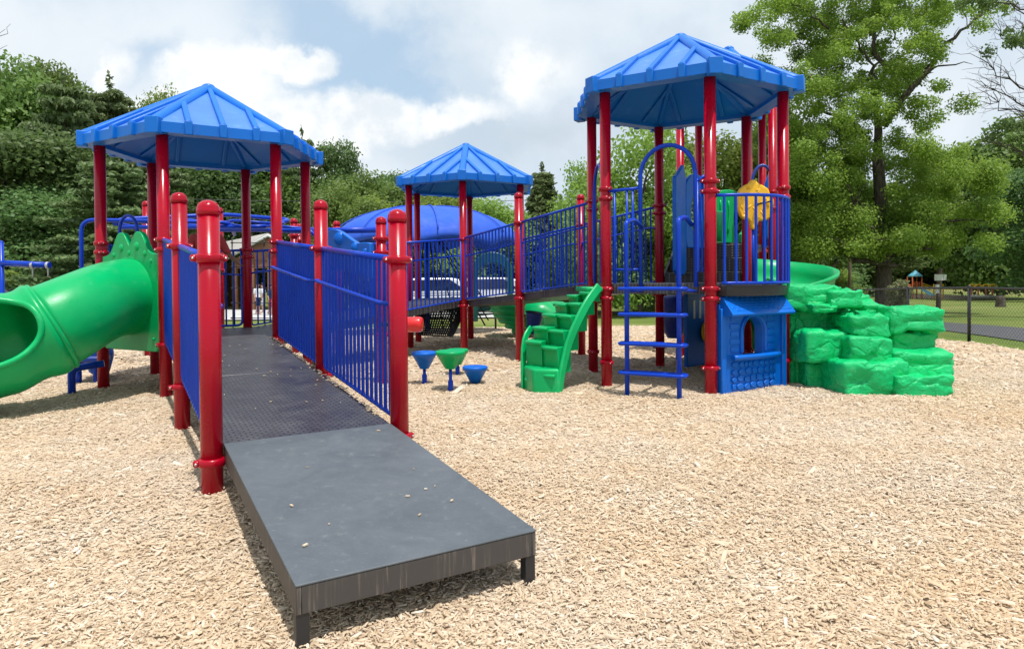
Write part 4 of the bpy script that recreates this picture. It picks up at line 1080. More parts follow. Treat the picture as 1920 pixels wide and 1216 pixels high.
# blue beam structure at the left edge
e = thing('swing_beam', 'blue post with a horizontal blue beam and short hangers at the left edge', 'play frame', zz(at(3, 560, 8.2), 0))
bm = NB(); c = at(2, 455, 8.2); tube(bm, [zz(c, -.1), zz(c, c.z)], .028, 12); ball(bm, zz(c, c.z), .028, u=10, v=6); obj('post', bm, 'blue_paint', e)
bm = NB(); a_, b_ = at(4, 493, 8.2), at(94, 497, 8.2); tube(bm, [a_, b_], .036, 12); obj('beam', bm, 'blue_paint', e)
for x in (61, 90):
    bm = NB(); c = at(x, 497, 8.2); tube(bm, [c, c + Vector((0, 0, -.14))], .009, 6); lathe(bm, [(.042, -.014), (.042, .014)], c, 14, axis=(1, 0, 0)); obj('hanger', bm, 'grey_cap', e)

# blue dome shade behind the middle tower
e = thing('dome_climber', 'large blue domed canopy with scalloped rim over a rope climber behind the middle tower', 'canopy climber', zz(at(800, 590, 17.5), 0))
dc = at(800, 452, 17.5); rd = 2.42; bm = NB(); rings = []
for k in range(13):
    t = k / 12
    row = []
    for j in range(64):
        a = 2 * math.pi * j / 64; sc_ = abs(math.sin(a * 4))
        rr = rd * math.sin(t * 1.50) * (1 - .035 * sc_ * t); z = dc.z + .98 * math.cos(t * 1.50) - .10 - (.20 * (1 - sc_) * max(0, t - .8) / .2)
        row.append(bm.verts.new((dc.x + rr * math.cos(a), dc.y + rr * math.sin(a), z)))
    rings.append(row)
for a_, b_ in zip(rings, rings[1:]):
    for j in range(64): bm.faces.new((a_[j], a_[(j + 1) % 64], b_[(j + 1) % 64], b_[j])).smooth = True
o = obj('canopy', bm, 'shade_fabric', e); md = o.modifiers.new('th', 'SOLIDIFY'); md.thickness = .03
for j in range(8):
    a = 2 * math.pi * (j + .3) / 8; bm = NB(); tube(bm, [dc + Vector((0, 0, .9)) + Vector((rd * math.sin(t * 1.5) * math.cos(a), rd * math.sin(t * 1.5) * math.sin(a), .98 * math.cos(t * 1.5) - .98)) for t in [k / 10 for k in range(1, 10)]], .014, 6); obj('seam', bm, 'shade_fabric', e)
bm = NB(); tube(bm, [(dc.x, dc.y, -.2), (dc.x, dc.y, dc.z + .9)], .07, 12); obj('mast', bm, 'blue_paint', e)
bm = NB()
for j in range(10):
    a = 2 * math.pi * j / 10; tube(bm, [(dc.x + .1 * math.cos(a), dc.y + .1 * math.sin(a), dc.z + .4), (dc.x + 1.9 * math.cos(a), dc.y + 1.9 * math.sin(a), .15)], .018, 6)
for z, r_ in ((.4, 1.75), (.9, 1.4), (1.4, 1.0), (1.85, .6)):
    tube(bm, [(dc.x + r_ * math.cos(a), dc.y + r_ * math.sin(a), z) for a in [k * math.pi / 10 for k in range(20)]], .014, 6, closed=True)
obj('rope_web', bm, 'rubber_net', e)
# green arch panels seen through the bridge bars
for k, (x0, x1, Y) in enumerate(((885, 962, 15.6),)):
    e = thing('doorway_panel', 'blue green arched doorway panel seen through the bridge bars', 'play panel', zz(at(925, 560, Y), 0))
    bm = NB(); A, B = at(x0, 585, Y), at(x1, 585, Y); zt_ = at(900, 472, Y).z; w = (B.x - A.x); cx = (A.x + B.x) / 2
    outer = [(cx + w / 2 * math.cos(t) * (1 if math.cos(t) else 1), zt_ - .45 + .45 * math.sin(t)) for t in [math.pi * j / 20 for j in range(21)]]
    inner = [(cx + w * .36 * math.cos(t), zt_ - .55 + .30 * math.sin(t)) for t in [math.pi * j / 20 for j in range(21)]]
    loop = outer + [(cx - w / 2, .3), (cx - w * .36, .3)] + inner[::-1] + [(cx + w * .36, .3), (cx + w / 2, .3)]
    prism(bm, [Vector((x, Y, z)) for x, z in loop], (0, .12, 0)); obj('arch', bm, 'bench_green', e, bevel=.02)
# black net ramp under the bridge
e = thing('net_climber', 'black woven belt climber sloping under the bridge ramp', 'climber', zz(at(825, 610, 12.4), 0))
bm = NB(); P = [at(800, 578, 12.6), at(862, 576, 12.6), at(838, 630, 12.1), at(792, 628, 12.1)]
for i in range(13):
    t = i / 12; tube(bm, [P[0].lerp(P[1], t), P[3].lerp(P[2], t)], .014, 6); tube(bm, [P[0].lerp(P[3], t), P[1].lerp(P[2], t)], .014, 6)
obj('net', bm, 'rubber_net', e)
bm = NB(); prism(bm, [P[1], P[1] + Vector((.12, 0, -.05)), P[2] + Vector((.1, 0, -.03)), P[2]], (0, .1, 0)); obj('side_plate', bm, 'black_metal', e)
bm = NB(); prism(bm, [P[0], P[3], P[3] - Vector((.08, 0, 0)), P[0] - Vector((.16, 0, .0))], (0, .05, 0)); obj('side_plate', bm, 'black_metal', e)
# park bench
e = thing('park_bench', 'teal slatted park bench beyond the bridge ramp', 'bench', zz(at(885, 600, 19.), gz(-1, 19)))
c = zz(at(888, 600, 19.), gz(-1, 19)); W_ = 1.55
bm = NB()
for k in range(4): box(bm, c + Vector((0, .02 - .10 * k, .44)), (W_, .08, .03))
obj('seat', bm, 'bench_green', e, bevel=.006)
bm = NB()
for k in range(4): box(bm, c + Vector((0, .12 + .03 * k, .56 + .10 * k)), (W_, .03, .08))
obj('backrest', bm, 'bench_green', e, bevel=.006)
for s in (-.62, .62):
    bm = NB(); tube(bm, bend([c + Vector((s, -.32, -.05)), c + Vector((s, -.30, .42)), c + Vector((s, .10, .42)), c + Vector((s, .24, .92))], .06), .024, 8); tube(bm, [c + Vector((s, .06, .42)), c + Vector((s, .16, -.05))], .024, 8); obj('leg', bm, 'black_metal', e)

# ------------------------------------------------------------------ people
def person(lab, loc, yaw, h, pose, clothes, skinm='skin', hairm='hair', group=None):
    """one skinned body; pose holds joint offsets in a 1.75 m frame, facing -y"""
    e = thing('person', lab, 'person', loc, group); k = h / 1.75; m = Matrix.Rotation(yaw, 3, 'Z')
    J = dict(pelvis=(0, 0, .95), waist=(0, 0, 1.10), chest=(0, .01, 1.32), neck=(0, .0, 1.49), head0=(0, -.01, 1.57), head=(0, -.02, 1.66),
             shL=(-.18, 0, 1.42), elL=(-.23, .02, 1.15), wrL=(-.24, -.04, .90), shR=(.18, 0, 1.42), elR=(.23, .02, 1.15), wrR=(.24, -.04, .90),
             hiL=(-.10, 0, .90), knL=(-.11, -.02, .50), anL=(-.11, .03, .09), toL=(-.12, -.14, .04), hiR=(.10, 0, .90), knR=(.11, -.02, .50), anR=(.11, .03, .09), toR=(.12, -.14, .04))
    J.update(pose)
    rad = dict(pelvis=.14, waist=.12, chest=.145, neck=.055, head0=.075, head=.092, shL=.062, elL=.042, wrL=.03, shR=.062, elR=.042, wrR=.03, hiL=.095, knL=.058, anL=.042, toL=.036, hiR=.095, knR=.058, anR=.042, toR=.036)
    ed = [('pelvis', 'waist'), ('waist', 'chest'), ('chest', 'neck'), ('neck', 'head0'), ('head0', 'head'), ('chest', 'shL'), ('shL', 'elL'), ('elL', 'wrL'), ('chest', 'shR'), ('shR', 'elR'), ('elR', 'wrR'),
          ('pelvis', 'hiL'), ('hiL', 'knL'), ('knL', 'anL'), ('anL', 'toL'), ('pelvis', 'hiR'), ('hiR', 'knR'), ('knR', 'anR'), ('anR', 'toR')]
    ks = list(J); co = [m @ (Vector(J[n]) * k) for n in ks]; E_ = [(ks.index(a), ks.index(b)) for a, b in ed]; rd_ = [rad[n] * k for n in ks]
    for sd_ in ('L', 'R'):                                 # hands: palm and five fingers
        w = Vector(J['wr' + sd_]); dv = (w - Vector(J['el' + sd_])).normalized(); sx = -1 if sd_ == 'L' else 1
        ax_ = Vector((0, -1, 0)) if abs(dv.y) < .7 else Vector((0, 0, 1)); cu = dv.cross(ax_).normalized() * -sx
        pm = w + dv * .05; i0 = len(co); co.append(m @ (pm * k)); rd_.append(.026 * k); E_.append((ks.index('wr' + sd_), i0))
        for q_, (of, ln) in enumerate(((-.03, .065), (-.010, .075), (.010, .072), (.028, .058))):
            b0 = pm + ax_ * of + dv * .03; b1 = b0 + dv * ln * .55 + cu * .006; b2 = b1 + dv * ln * .4 + cu * .025
            for b_, r_ in ((b0, .010), (b1, .009), (b2, .007)): co.append(m @ (b_ * k)); rd_.append(r_ * k)
            n_ = len(co); E_ += [(i0, n_ - 3), (n_ - 3, n_ - 2), (n_ - 2, n_ - 1)]
        co.append(m @ ((pm - ax_ * .03 + dv * .0 + cu * .01) * k)); co.append(m @ ((pm - ax_ * .05 + dv * .035 + cu * .02) * k)); rd_ += [.011 * k, .008 * k]; n_ = len(co); E_ += [(i0, n_ - 2), (n_ - 2, n_ - 1)]
    me = bpy.data.meshes.new('body'); me.from_pydata(co, E_, []); o = link('body', me, skinm, e)
    o.modifiers.new('skin', 'SKIN'); sv = me.skin_vertices[0].data
    for i, r_ in enumerate(rd_): sv[i].radius = (r_, r_)
    sv[0].use_root = True
    s_ = o.modifiers.new('sub', 'SUBSURF'); s_.levels = 2; s_.render_levels = 2
    # face and hair
    hc = Vector(J['head'])
    bm = NB(); ball(bm, (0, 0, 0), .105, (.88, 1., 1.08), 16, 12)
    bmesh.ops.delete(bm, geom=[v for v in bm.verts if v.co.y < -.03 and v.co.z < .035 or v.co.z < -.06], context='VERTS')
    for v in bm.verts: v.co = m @ ((v.co + hc + Vector((0, .012, .02))) * k)
    bmesh.ops.translate(bm, verts=bm.verts, vec=Vector(loc)); obj('hair', bm, hairm, e)
    bm = NB()
    for s in (-1, 1): ball(bm, Vector(loc) + m @ ((hc + Vector((s * .034, -.086, .0))) * k), .011 * k, u=8, v=6)
    obj('eyes', bm, 'glass_dark', e)
    bm = NB(); ball(bm, Vector(loc) + m @ ((hc + Vector((0, -.100, -.028))) * k), .014 * k, (1, 1.2, 1.5), 8, 6)
    for s in (-1, 1): ball(bm, Vector(loc) + m @ ((hc + Vector((s * .088, .0, -.01))) * k), .02 * k, (.4, 1, 1.4), 8, 6)
    obj('features', bm, skinm, e)
    for nm, chain, mname, gr in clothes:
        for cc_ in chain:
            bm = NB(); P = [Vector(loc) + m @ (Vector(J[n]) * k) for n in cc_]; R2 = [rad[n] * k * gr for n in cc_]
            full = []; rr_ = []
            for a in range(len(P) - 1):
                for j in range(4): full.append(P[a].lerp(P[a + 1], j / 4)); rr_.append(R2[a] + (R2[a + 1] - R2[a]) * j / 4)
            full.append(P[-1]); rr_.append(R2[-1]); tube(bm, full, rr_, 16, caps=False); o2 = obj(nm, bm, mname, e); md = o2.modifiers.new('th', 'SOLIDIFY'); md.thickness = .008
    return e
SH = [('shirt', (('pelvis', 'waist', 'chest', 'neck'), ('chest', 'shL', 'elL'), ('chest', 'shR', 'elR')))]
def dress(top, bot): return [('shirt', SH[0][1], top, 1.22), ('trousers', (('pelvis', 'hiL', 'knL'), ('pelvis', 'hiR', 'knR')), bot, 1.2)]
pz = zz(at(388, 500, 9.25), .60)
person('child in dark red top on the left tower deck behind the near left post', pz, .5, 1.55, dict(elR=(.30, -.05, 1.18), wrR=(.40, -.18, 1.06), elL=(-.28, 0, 1.18), wrL=(-.33, -.12, .98)), dress('cloth_red', 'cloth_dark'))
PG = gz(-13, 38)
person('person in a white shirt standing in front of the brown shelter', zz(at(483, 560, 36), gz(-13.5, 36)), 1.2, 1.7, dict(knL=(-.13, -.10, .5)), dress('cloth_white', 'cloth_dark'), 'skin_light')
person('person in pale blue beside the shelter post', zz(at(492, 560, 37.5), gz(-13.8, 37)), -1.2, 1.65, dict(elL=(-.30, -.12, 1.2), wrL=(-.22, -.30, 1.3)), dress('cloth_white', 'cloth_white'), 'skin_light')
person('person walking past the right side of the shelter', zz(at(507, 560, 35.5), gz(-13, 35)), 1.4, 1.6, dict(knL=(-.11, -.20, .52), anL=(-.11, -.10, .1), anR=(.11, .25, .12)), dress('cloth_dark', 'cloth_red'), 'skin_light')

# ------------------------------------------------------------------ shelter, vehicles, wires
sh = thing('picnic_shelter', 'brown wooden picnic shelter with a pale shingled gable roof', 'shelter', zz(at(495, 560, 44), gz(-16, 44)))
GA, GLf, GRt = at(503, 441, 41), at(426, 484, 41), at(580, 484, 41); back = at(415, 449, 50) - GA; back.z = 0
wl, wr = zz(at(436, 484, 41), 0), zz(at(568, 484, 41), 0); fl = gz(wl.x, 41) - .3
bm = NB(); prism(bm, [GA, GLf, GLf + back, GA + back], (0, 0, .14)); obj('roof', bm, 'shingle', sh)
bm = NB(); prism(bm, [GA, GA + back, GRt + back, GRt], (0, 0, .14)); obj('roof', bm, 'shingle', sh)
bm = NB(); s_ = Vector((0, .25, -.08)); prism(bm, [GA + s_, GLf.lerp(GRt, .06) + s_, GLf.lerp(GRt, .94) + s_], (0, .12, 0)); obj('gable', bm, 'wood_brown', sh)
bm = NB(); tube(bm, [GLf + Vector((0, -.02, .0)), GA + Vector((0, -.02, 0)), GRt + Vector((0, -.02, 0))], .09, 6); obj('trim', bm, 'sign_white', sh)
zt_ = GLf.z - .05
for k in range(5):
    for w0 in (Vector((0, .35, 0)), back * .9):
        c_ = wl.lerp(wr, k / 4) + w0; bm = NB(); box(bm, zz(c_, (zt_ + fl) / 2), (.24, .24, zt_ - fl)); obj('column', bm, 'wood_brown', sh)
bm = NB(); prism(bm, [zz(wl + back * .95, fl), zz(wr + back * .95, fl), zz(wr + back * .95, zt_), zz(wl + back * .95, zt_)], (0, .12, 0)); obj('back_wall', bm, 'wood_brown', sh)
bm = NB(); prism(bm, [zz(wl + Vector((0, .3, 0)), zt_ - .55), zz(wr + Vector((0, .3, 0)), zt_ - .55), zz(wr + Vector((0, .3, 0)), zt_ + .1), zz(wl + Vector((0, .3, 0)), zt_ + .1)], (0, .1, 0)); obj('fascia', bm, 'wood_brown', sh)
def struct_box(name, c, s, mname, rot=0):
    bm = NB(); box(bm, c, s, rot); return struct(obj(name, bm, mname))
sheet('parking_lot', axis((-34, 0, 2)), axis((30.5, 40, 1)), .03, 'concrete')
def car(lab, c, yaw, mname, kind='suv', group=None):
    """modelled along +x: body, cabin glass, wheels, lamps"""
    e = thing('parked_car', lab, 'car', c, group); m = Matrix.Rotation(yaw, 3, 'Z'); c = Vector(c)
    def w(x, y, z): return c + m @ Vector((x, y, z))
    H = 1.0 if kind == 'sedan' else 1.12; T = 1.42 if kind == 'sedan' else 1.85
    pro = [(-2.2, .35), (-2.28, .7), (-2.2, H * .9), (-1.4, H * .98), (-.95, T - .06), (-.3, T), (1.2, T - .02), (1.75, T - .12), (2.1, H), (2.22, .85), (2.2, .38)] if kind == 'suv' else \
          [(-2.2, .3), (-2.25, .6), (-2.1, .82), (-1.15, .95), (-.5, T - .04), (.3, T), (1.0, T - .06), (1.6, 1.02), (2.15, .92), (2.22, .5), (2.15, .3)]
    bm = NB(); prism(bm, [w(x, -.86, z) for x, z in pro], m @ Vector((0, 1.72, 0))); obj('body', bm, mname, e, bevel=.09, seg=3)
    i = 3; gl = [pro[3], pro[4], pro[6], pro[7]] if kind == 'sedan' else [pro[3], pro[4], pro[6], pro[8]]
    ctr = (sum(a for a, _ in gl) / 4, sum(b for _, b in gl) / 4)
    for s in (-1, 1):
        bm = NB(); prism(bm, [w(ctr[0] + (a - ctr[0]) * .86, s * .862, ctr[1] + .03 + (b - ctr[1]) * .74) for a, b in gl], m @ Vector((0, s * .012, 0))); obj('side_window', bm, 'glass_dark', e)
    bm = NB(); a, b = Vector((pro[3][0], 0, pro[3][1])), Vector((pro[4][0], 0, pro[4][1])); n_ = Vector((-.6, 0, .5)) * .03
    prism(bm, [w(*(a.lerp(b, .12) + n_ + Vector((0, -.7, 0)))), w(*(a.lerp(b, .12) + n_ + Vector((0, .7, 0)))), w(*(a.lerp(b, .9) + n_ + Vector((0, .62, 0)))), w(*(a.lerp(b, .9) + n_ + Vector((0, -.62, 0))))], m @ (n_ * .4)); obj('windscreen', bm, 'glass_dark', e)
    for x in (-1.4, 1.4):
        for s in (-1, 1):
            bm = NB(); lathe(bm, [(.20, -.11), (.33, -.11), (.35, -.07), (.35, .07), (.33, .11), (.20, .11)], w(x, s * .80, .35), 20, axis=m @ Vector((0, 1, 0))); wh = obj('wheel', bm, 'tyre', e)
            bm = NB(); lathe(bm, [(.05, 0), (.20, .02), (.21, .0)], w(x, s * .90, .35), 14, axis=m @ Vector((0, s, 0))); obj('rim', bm, 'grey_cap', wh)
    for s in (-1, 1):
        bm = NB(); box(bm, w(-2.24, s * .62, .72), (.08, .34, .14), yaw); obj('headlight', bm, 'sign_white', e, bevel=.02)
        bm = NB(); box(bm, w(2.2, s * .68, .85), (.06, .16, .25), yaw); obj('tail_light', bm, 'toy_red', e, bevel=.02)
    return e
car('white van shaped car parked beyond the bridge ramp, left of the pair', (at(800, 540, 33).x, 33, gz(-4, 33)), .15, 'car_white', group='white cars in the car park')
car('white car parked beyond the bridge ramp, right of the pair', (at(960, 540, 36).x - 1.4, 36, gz(-1, 36)), -.1, 'car_white', group='white cars in the car park')
car('black car parked at the left edge under the trees', (at(4, 530, 30).x, 30, gz(-22, 30) + .1), 3.3, 'car_black', 'sedan')
def wire(lab, a, b, sag, r=.022):
    bm = NB(); P = [a.lerp(b, k / 24) - Vector((0, 0, sag * 4 * (k / 24) * (1 - k / 24))) for k in range(25)]; tube(bm, P, r, 6); tag(obj('power_line', bm, 'wire'), lab, 'wire')
wire('thin overhead wire crossing the dark trees behind the left tower', at(-400, 335, 40), at(1000, 375, 52), .6)
wire('lower thin wire crossing the trees at the left edge', at(-400, 470, 38), at(330, 462, 50), .3)

# ------------------------------------------------------------------ right side: fence, path, small playset, signs
fe = thing('chain_link_fence', 'black chain link fence along the right edge of the mulch', 'fence', (8.72, 12., 0))
FX = 8.74; fy = [2.2, 4.6, 7.0, 9.2, 11.5, 12.95, 14.9, 17.0, 19.4, 21.8, 24.5, 27]
def fxp(y): return Vector((FX + .012 * (y - 12) ** 2 * (1 if y > 14 else .3) * -.3 if y > 14 else FX, y, 0))
FH = 1.03
def ftop(y): return gz(FX, y) + FH - .012 * max(0, y - 13)
for y in fy:
    v = fxp(y); bm = NB(); tube(bm, [zz(v, gz(v.x, y) - .1), zz(v, ftop(y) + .01)], .030, 10); ball(bm, zz(v, ftop(y) + .02), .034, u=8, v=6); obj('post', bm, 'black_metal', fe)
bm = NB(); tube(bm, [zz(fxp(y), ftop(y)) for y in fy], .021, 8); obj('top_rail', bm, 'black_metal', fe)
bm = NB(); pit_ = .075
def flk(y, k): return zz(fxp(y), gz(FX, y) + .03 + (ftop(y) - gz(FX, y) - .05) * k)
y = fy[0]
while y < fy[-1] - 1:
    n_ = 13; yy_ = y
    for dr in (1, -1):
        P = [(y + (k * pit_ if dr > 0 else (n_ - k) * pit_), k / n_) for k in range(n_ + 1)]
        tube(bm, [flk(*P[0]), flk(*P[len(P) // 2]), flk(*P[-1])], .0022, 3, caps=False)
    y += pit_
obj('mesh', bm, 'black_metal', fe)
bm = NB(); ctr = [(15.0, 30), (13.2, 22.5), (12.3, 18.8), (11.4, 15.2), (10.9, 11.5), (10.9, 6)]; prev = None; vs = []
for k in range(41):
    t = k / 40 * 5; i = min(int(t), 4); f_ = t - i; P = [Vector((*ctr[max(0, i - 1)], 0)), Vector((*ctr[i], 0)), Vector((*ctr[i + 1], 0)), Vector((*ctr[min(5, i + 2)], 0))]
    c = .5 * ((2 * P[1]) + (P[2] - P[0]) * f_ + (2 * P[0] - 5 * P[1] + 4 * P[2] - P[3]) * f_ * f_ + (3 * P[1] - P[0] - 3 * P[2] + P[3]) * f_ ** 3); vs.append(c)
rows = []
for k, c in enumerate(vs):
    d = (vs[min(k + 1, 40)] - vs[max(k - 1, 0)]).normalized(); n_ = Vector((-d.y, d.x, 0)); rows.append([bm.verts.new(zz(c + n_ * s, gz(c.x + n_.x * s, c.y + n_.y * s) - .012)) for s in (-1.15, 0, 1.15)])
for a_, b_ in zip(rows, rows[1:]):
    for j in range(2): bm.faces.new((a_[j], a_[j + 1], b_[j + 1], b_[j]))
struct(obj('path', bm, 'asphalt'))
# distant small playset
c = zz(at(1716, 556, 62), gz(36, 62)); c.z = at(1716, 556, 62).z
e = thing('small_playset', 'distant orange post playset with a pale blue slide and pointed teal roof', 'playset', c)
def w(x, y, z): return c + Vector((x, y, z))
bm = NB(); lathe(bm, [(1.05, 3.05), (1.1, 3.15), (.85, 3.35), (.4, 3.75), (.02, 4.05)], c, 8); obj('roof', bm, 'teal_roof', e)
for x, y in ((-.75, -.6), (.65, -.6), (-.75, .7), (.65, .7)):
    bm = NB(); tube(bm, [w(x, y, -1), w(x, y, 3.1)], .09, 8); obj('post', bm, 'orange_paint', e)
bm = NB(); box(bm, w(0, 0, 1.3), (1.6, 1.4, .12)); obj('deck', bm, 'orange_paint', e)
bm = NB()
for z in (1.9, 2.2): tube(bm, [w(-.8, -.6, z), w(.7, -.6, z)], .05, 6)
for x in (-.4, 0, .3): tube(bm, [w(x, -.6, 1.3), w(x, -.6, 2.2)], .035, 6)
obj('railing', bm, 'orange_paint', e)
bm = NB(); prism(bm, [w(-.1, -.8, 1.35), w(.6, -.8, 1.35), w(2.0, -1.6, .2), w(1.2, -1.6, .2)], (0, 0, .12)); obj('slide', bm, 'sky_slide', e)
for k in range(3):
    bm = NB(); tube(bm, [w(.7, -.4, 2.1 - .3 * k), w(2.6, -.4, 1.4 - .3 * k)], .05, 6); tube(bm, [w(2.6, -.4, 1.4 - .3 * k), w(4., -.4, 1.4 - .3 * k)], .05, 6); obj('bar', bm, 'yellow_plastic', e)
for x in (2.6, 4.0):
    bm = NB(); tube(bm, [w(x, -.4, -.5), w(x, -.4, 1.9)], .09, 8); obj('post', bm, 'yellow_plastic', e)
bm = NB(); prism(bm, [w(-2.4, -.5, .2), w(-1., -.5, 1.9), w(-.8, -.5, 1.7), w(-2., -.5, .1)], (0, .5, 0)); obj('ramp', bm, 'orange_paint', e)
e.scale = (.6, .6, .6)
# row of yellow spring riders
for k, x in enumerate((1822, 1834, 1849, 1861)):
    c = at(x, 550, 52)
    e = thing('spring_rider', ('leftmost', 'second from the left', 'third from the left', 'rightmost')[k] + ' of the four distant yellow hooped seats behind the fence', 'spring rider', c, 'distant yellow hooped seats')
    bm = NB(); tube(bm, [c + Vector((.32 * math.cos(a), 0, .35 + .32 * math.sin(a))) for a in [j * math.pi / 8 for j in range(9)]], .07, 8); obj('hoop', bm, 'yellow_plastic', e)
    bm = NB(); tube(bm, [c + Vector((0, 0, -.3)), c + Vector((0, 0, .35))], .06, 8); obj('stem', bm, 'orange_paint', e)
e = thing('low_rail', 'long low pale rail under the distant yellow seats', 'rail', at(1842, 555, 51.5)); bm = NB(); tube(bm, [at(1816, 555, 51.5), at(1868, 556, 51.5)], .10, 8); obj('bar', bm, 'concrete', e)
# sign post
c = zz(at(1759, 580, 33), gz(21, 33)); e = thing('sign_post', 'leaning wooden post with two small white signs beyond the fence', 'sign', c)
bm = NB(); tp = at(1762, 503, 33); bt = at(1758, 590, 33); tube(bm, [bt - Vector((0, 0, .6)), tp], .11, 8); obj('post', bm, 'wood_post', e)
bm = NB(); k_ = at(1760, 520, 32.8); box(bm, k_, (.42, .03, .30)); obj('sign_board', bm, 'sign_white', e); bm = NB(); box(bm, k_ + Vector((-.08, -.02, -.55)), (.20, .03, .42)); obj('sign_board', bm, 'sign_white', e)
bm = NB(); box(bm, k_ + Vector((.30, 0, 0)), (.14, .03, .28)); obj('sign_board', bm, 'sign_white', e)
# utility pole
c = at(1592, 600, 40); e = thing('utility_pole', 'thin pale pole between the tree trunks behind the rock climber', 'pole', zz(c, gz(c.x, 40))); bm = NB(); tube(bm, [zz(c, gz(c.x, 40) - .3), zz(c + Vector((.1, 0, 0)), 4.0)], .09, 8); obj('pole', bm, 'wood_post', e)
c = at(1760, 520, 75); bm = NB()
# mulch mound around the distant playset
b3 = NB(); lathe(b3, [(9, -.5), (6, .15), (3, .5), (.01, .65)], at(1740, 563, 66) , 40)
struct(obj('mound', b3, 'mulch_bed'))

# ------------------------------------------------------------------ trees
def leaves(name, clumps, n, size, mname, parent, seed, up_=.5, long=1., rmin=.35):
    r = np.random.default_rng(seed); cl = np.array(clumps, float)
    vol = cl[:, 3] * cl[:, 4] * cl[:, 5]; w_ = vol ** .75; w_ /= w_.sum(); k = r.choice(len(cl), n, p=w_)
    d = r.normal(size=(n, 3)); d /= np.linalg.norm(d, axis=1)[:, None]; rad = rmin + (1 - rmin) * r.random(n) ** .6
    rad *= 1 + .12 * np.clip(r.normal(size=n), -2, 1.5)
    C = cl[k, :3] + d * cl[k, 3:6] * rad[:, None]
    nn = d * .8 + r.normal(size=(n, 3)) * .75 + np.array([0, 0, up_]); nn /= np.linalg.norm(nn, axis=1)[:, None]
    t = np.cross(nn, r.normal(size=(n, 3))); t /= np.linalg.norm(t, axis=1)[:, None]; b = np.cross(nn, t)
    s = size * r.uniform(.55, 1.3, n)[:, None]
    co = np.stack([C - t * s * long * .5, C + b * s * .32, C + t * s * long * .5 - nn * s * .12, C - b * s * .32], 1).reshape(-1, 3)
    o = root_loc(parent) if parent is not None else Vector()
    co = co - np.array(o)
    return npmesh(name, co, np.arange(n * 4), 4, mname, parent)
def dec_clumps(seed, H, W, n, base=.25, r0=.15, r1=.26, skew=1.):
    r = random.Random(seed); o = []
    for k in range(n):
        z = r.random() ** .9; prof_ = math.sin(math.pi * (.12 + .80 * z)) ** .7
        a = r.uniform(0, 6.283); q_ = prof_ * W / 2 * math.sqrt(r.uniform(.15, 1)) * .85
        s = r.uniform(r0, r1) * W
        o.append((q_ * math.cos(a), q_ * math.sin(a), H * (base + (1 - base) * z) - s * .4, s * 1.05, s * 1.05, s * .72))
    return o
def limb(bm, a, b, r0, r1, seed, wob=.06, n=7, seg=7):
    r = random.Random(seed); a, b = Vector(a), Vector(b); L = (b - a).length; P = []
    for k in range(n + 1):
        t = k / n; P.append(a.lerp(b, t) + Vector((r.gauss(0, 1), r.gauss(0, 1), r.gauss(0, .5))) * (wob * L * math.sin(math.pi * t) * .5) + Vector((0, 0, .06 * L * math.sin(math.pi * t))))
    tube(bm, P, [r0 + (r1 - r0) * k / n for k in range(n + 1)], seg); return P
def make_tree(kind, seed):
    """proto about 10 m high, at origin"""
    e = bpy.data.objects.new('tree', None); COL.objects.link(e); r = random.Random(seed)
    bm = NB(); 
    if kind in ('broad', 'light', 'dark'):
        limb(bm, (0, 0, -1.5), (r.uniform(-.3, .3), r.uniform(-.3, .3), 6.5), .24, .08, seed, .03)
        cl = dec_clumps(seed, 10, 7.4, 46 if kind != 'light' else 38, base=.16)
        for k in range(14): c = cl[r.randrange(len(cl))]; z0_ = max(1.5, c[2] * .55); limb(bm, (0, 0, z0_), c[:3], .09, .02, seed + k, .1, 5, 5)
        obj('trunk', bm, 'bark', e)
        leaves('crown', cl, {'broad': 26000, 'dark': 26000, 'light': 20000}[kind], {'broad': .27, 'dark': .26, 'light': .26}[kind], {'broad': 'leaf_mid', 'dark': 'leaf_dark', 'light': 'leaf_light'}[kind], e, seed)
    else:
        limb(bm, (0, 0, -1.5), (0, 0, 9.8), .20, .03, seed, .01)
        cl = []
        nw = 24 if kind == 'spruce' else 15
        for k in range(nw):
            z = 1.0 + 8.7 * k / nw; t = 1 - (z / 10.3)
            Rm = (2.2 if kind == 'spruce' else 3.4) * (t ** (.85 if kind == 'spruce' else .6)) + .15
            for j in range(9 if kind == 'spruce' else 7):
                a = r.uniform(0, 6.283); R2 = Rm * r.uniform(.65, 1.12)
                steps = max(2, int(R2 / .42))
                if j % 2 == 0: limb(bm, (0, 0, z), (R2 * math.cos(a) * .9, R2 * math.sin(a) * .9, z - (.12 if kind == 'pine' else .3) * R2), .04, .01, seed + k * 10 + j, .05, 3, 4)
                for s in range(steps):
                    q_ = R2 * (s + .8) / steps
                    cl.append((q_ * math.cos(a), q_ * math.sin(a), z - (.10 if kind == 'pine' else .33) * q_ + (.12 * q_ if kind == 'pine' else 0), .34 * (1.25 if kind == 'pine' else .9), .34 * (1.25 if kind == 'pine' else .9), .22 if kind == 'pine' else .22))
        cl.append((0, 0, 9.9, .15, .15, .5))
        obj('trunk', bm, 'bark', e); leaves('crown', cl, 42000, .21, 'needle', e, seed, .3, 1.5, .1)
    return e
PROTO = {k: [make_tree(k.split('_')[0], s) for s in ss] for k, ss in {'broad': (1, 2, 3), 'dark': (4, 5), 'light': (6, 7), 'pine': (8, 9), 'spruce': (10,)}.items()}
used = set(); NAMES = {'broad': 'broadleaf_tree', 'dark': 'broadleaf_tree', 'light': 'broadleaf_tree', 'pine': 'pine_tree', 'spruce': 'spruce_tree'}
tr_r = random.Random(21)
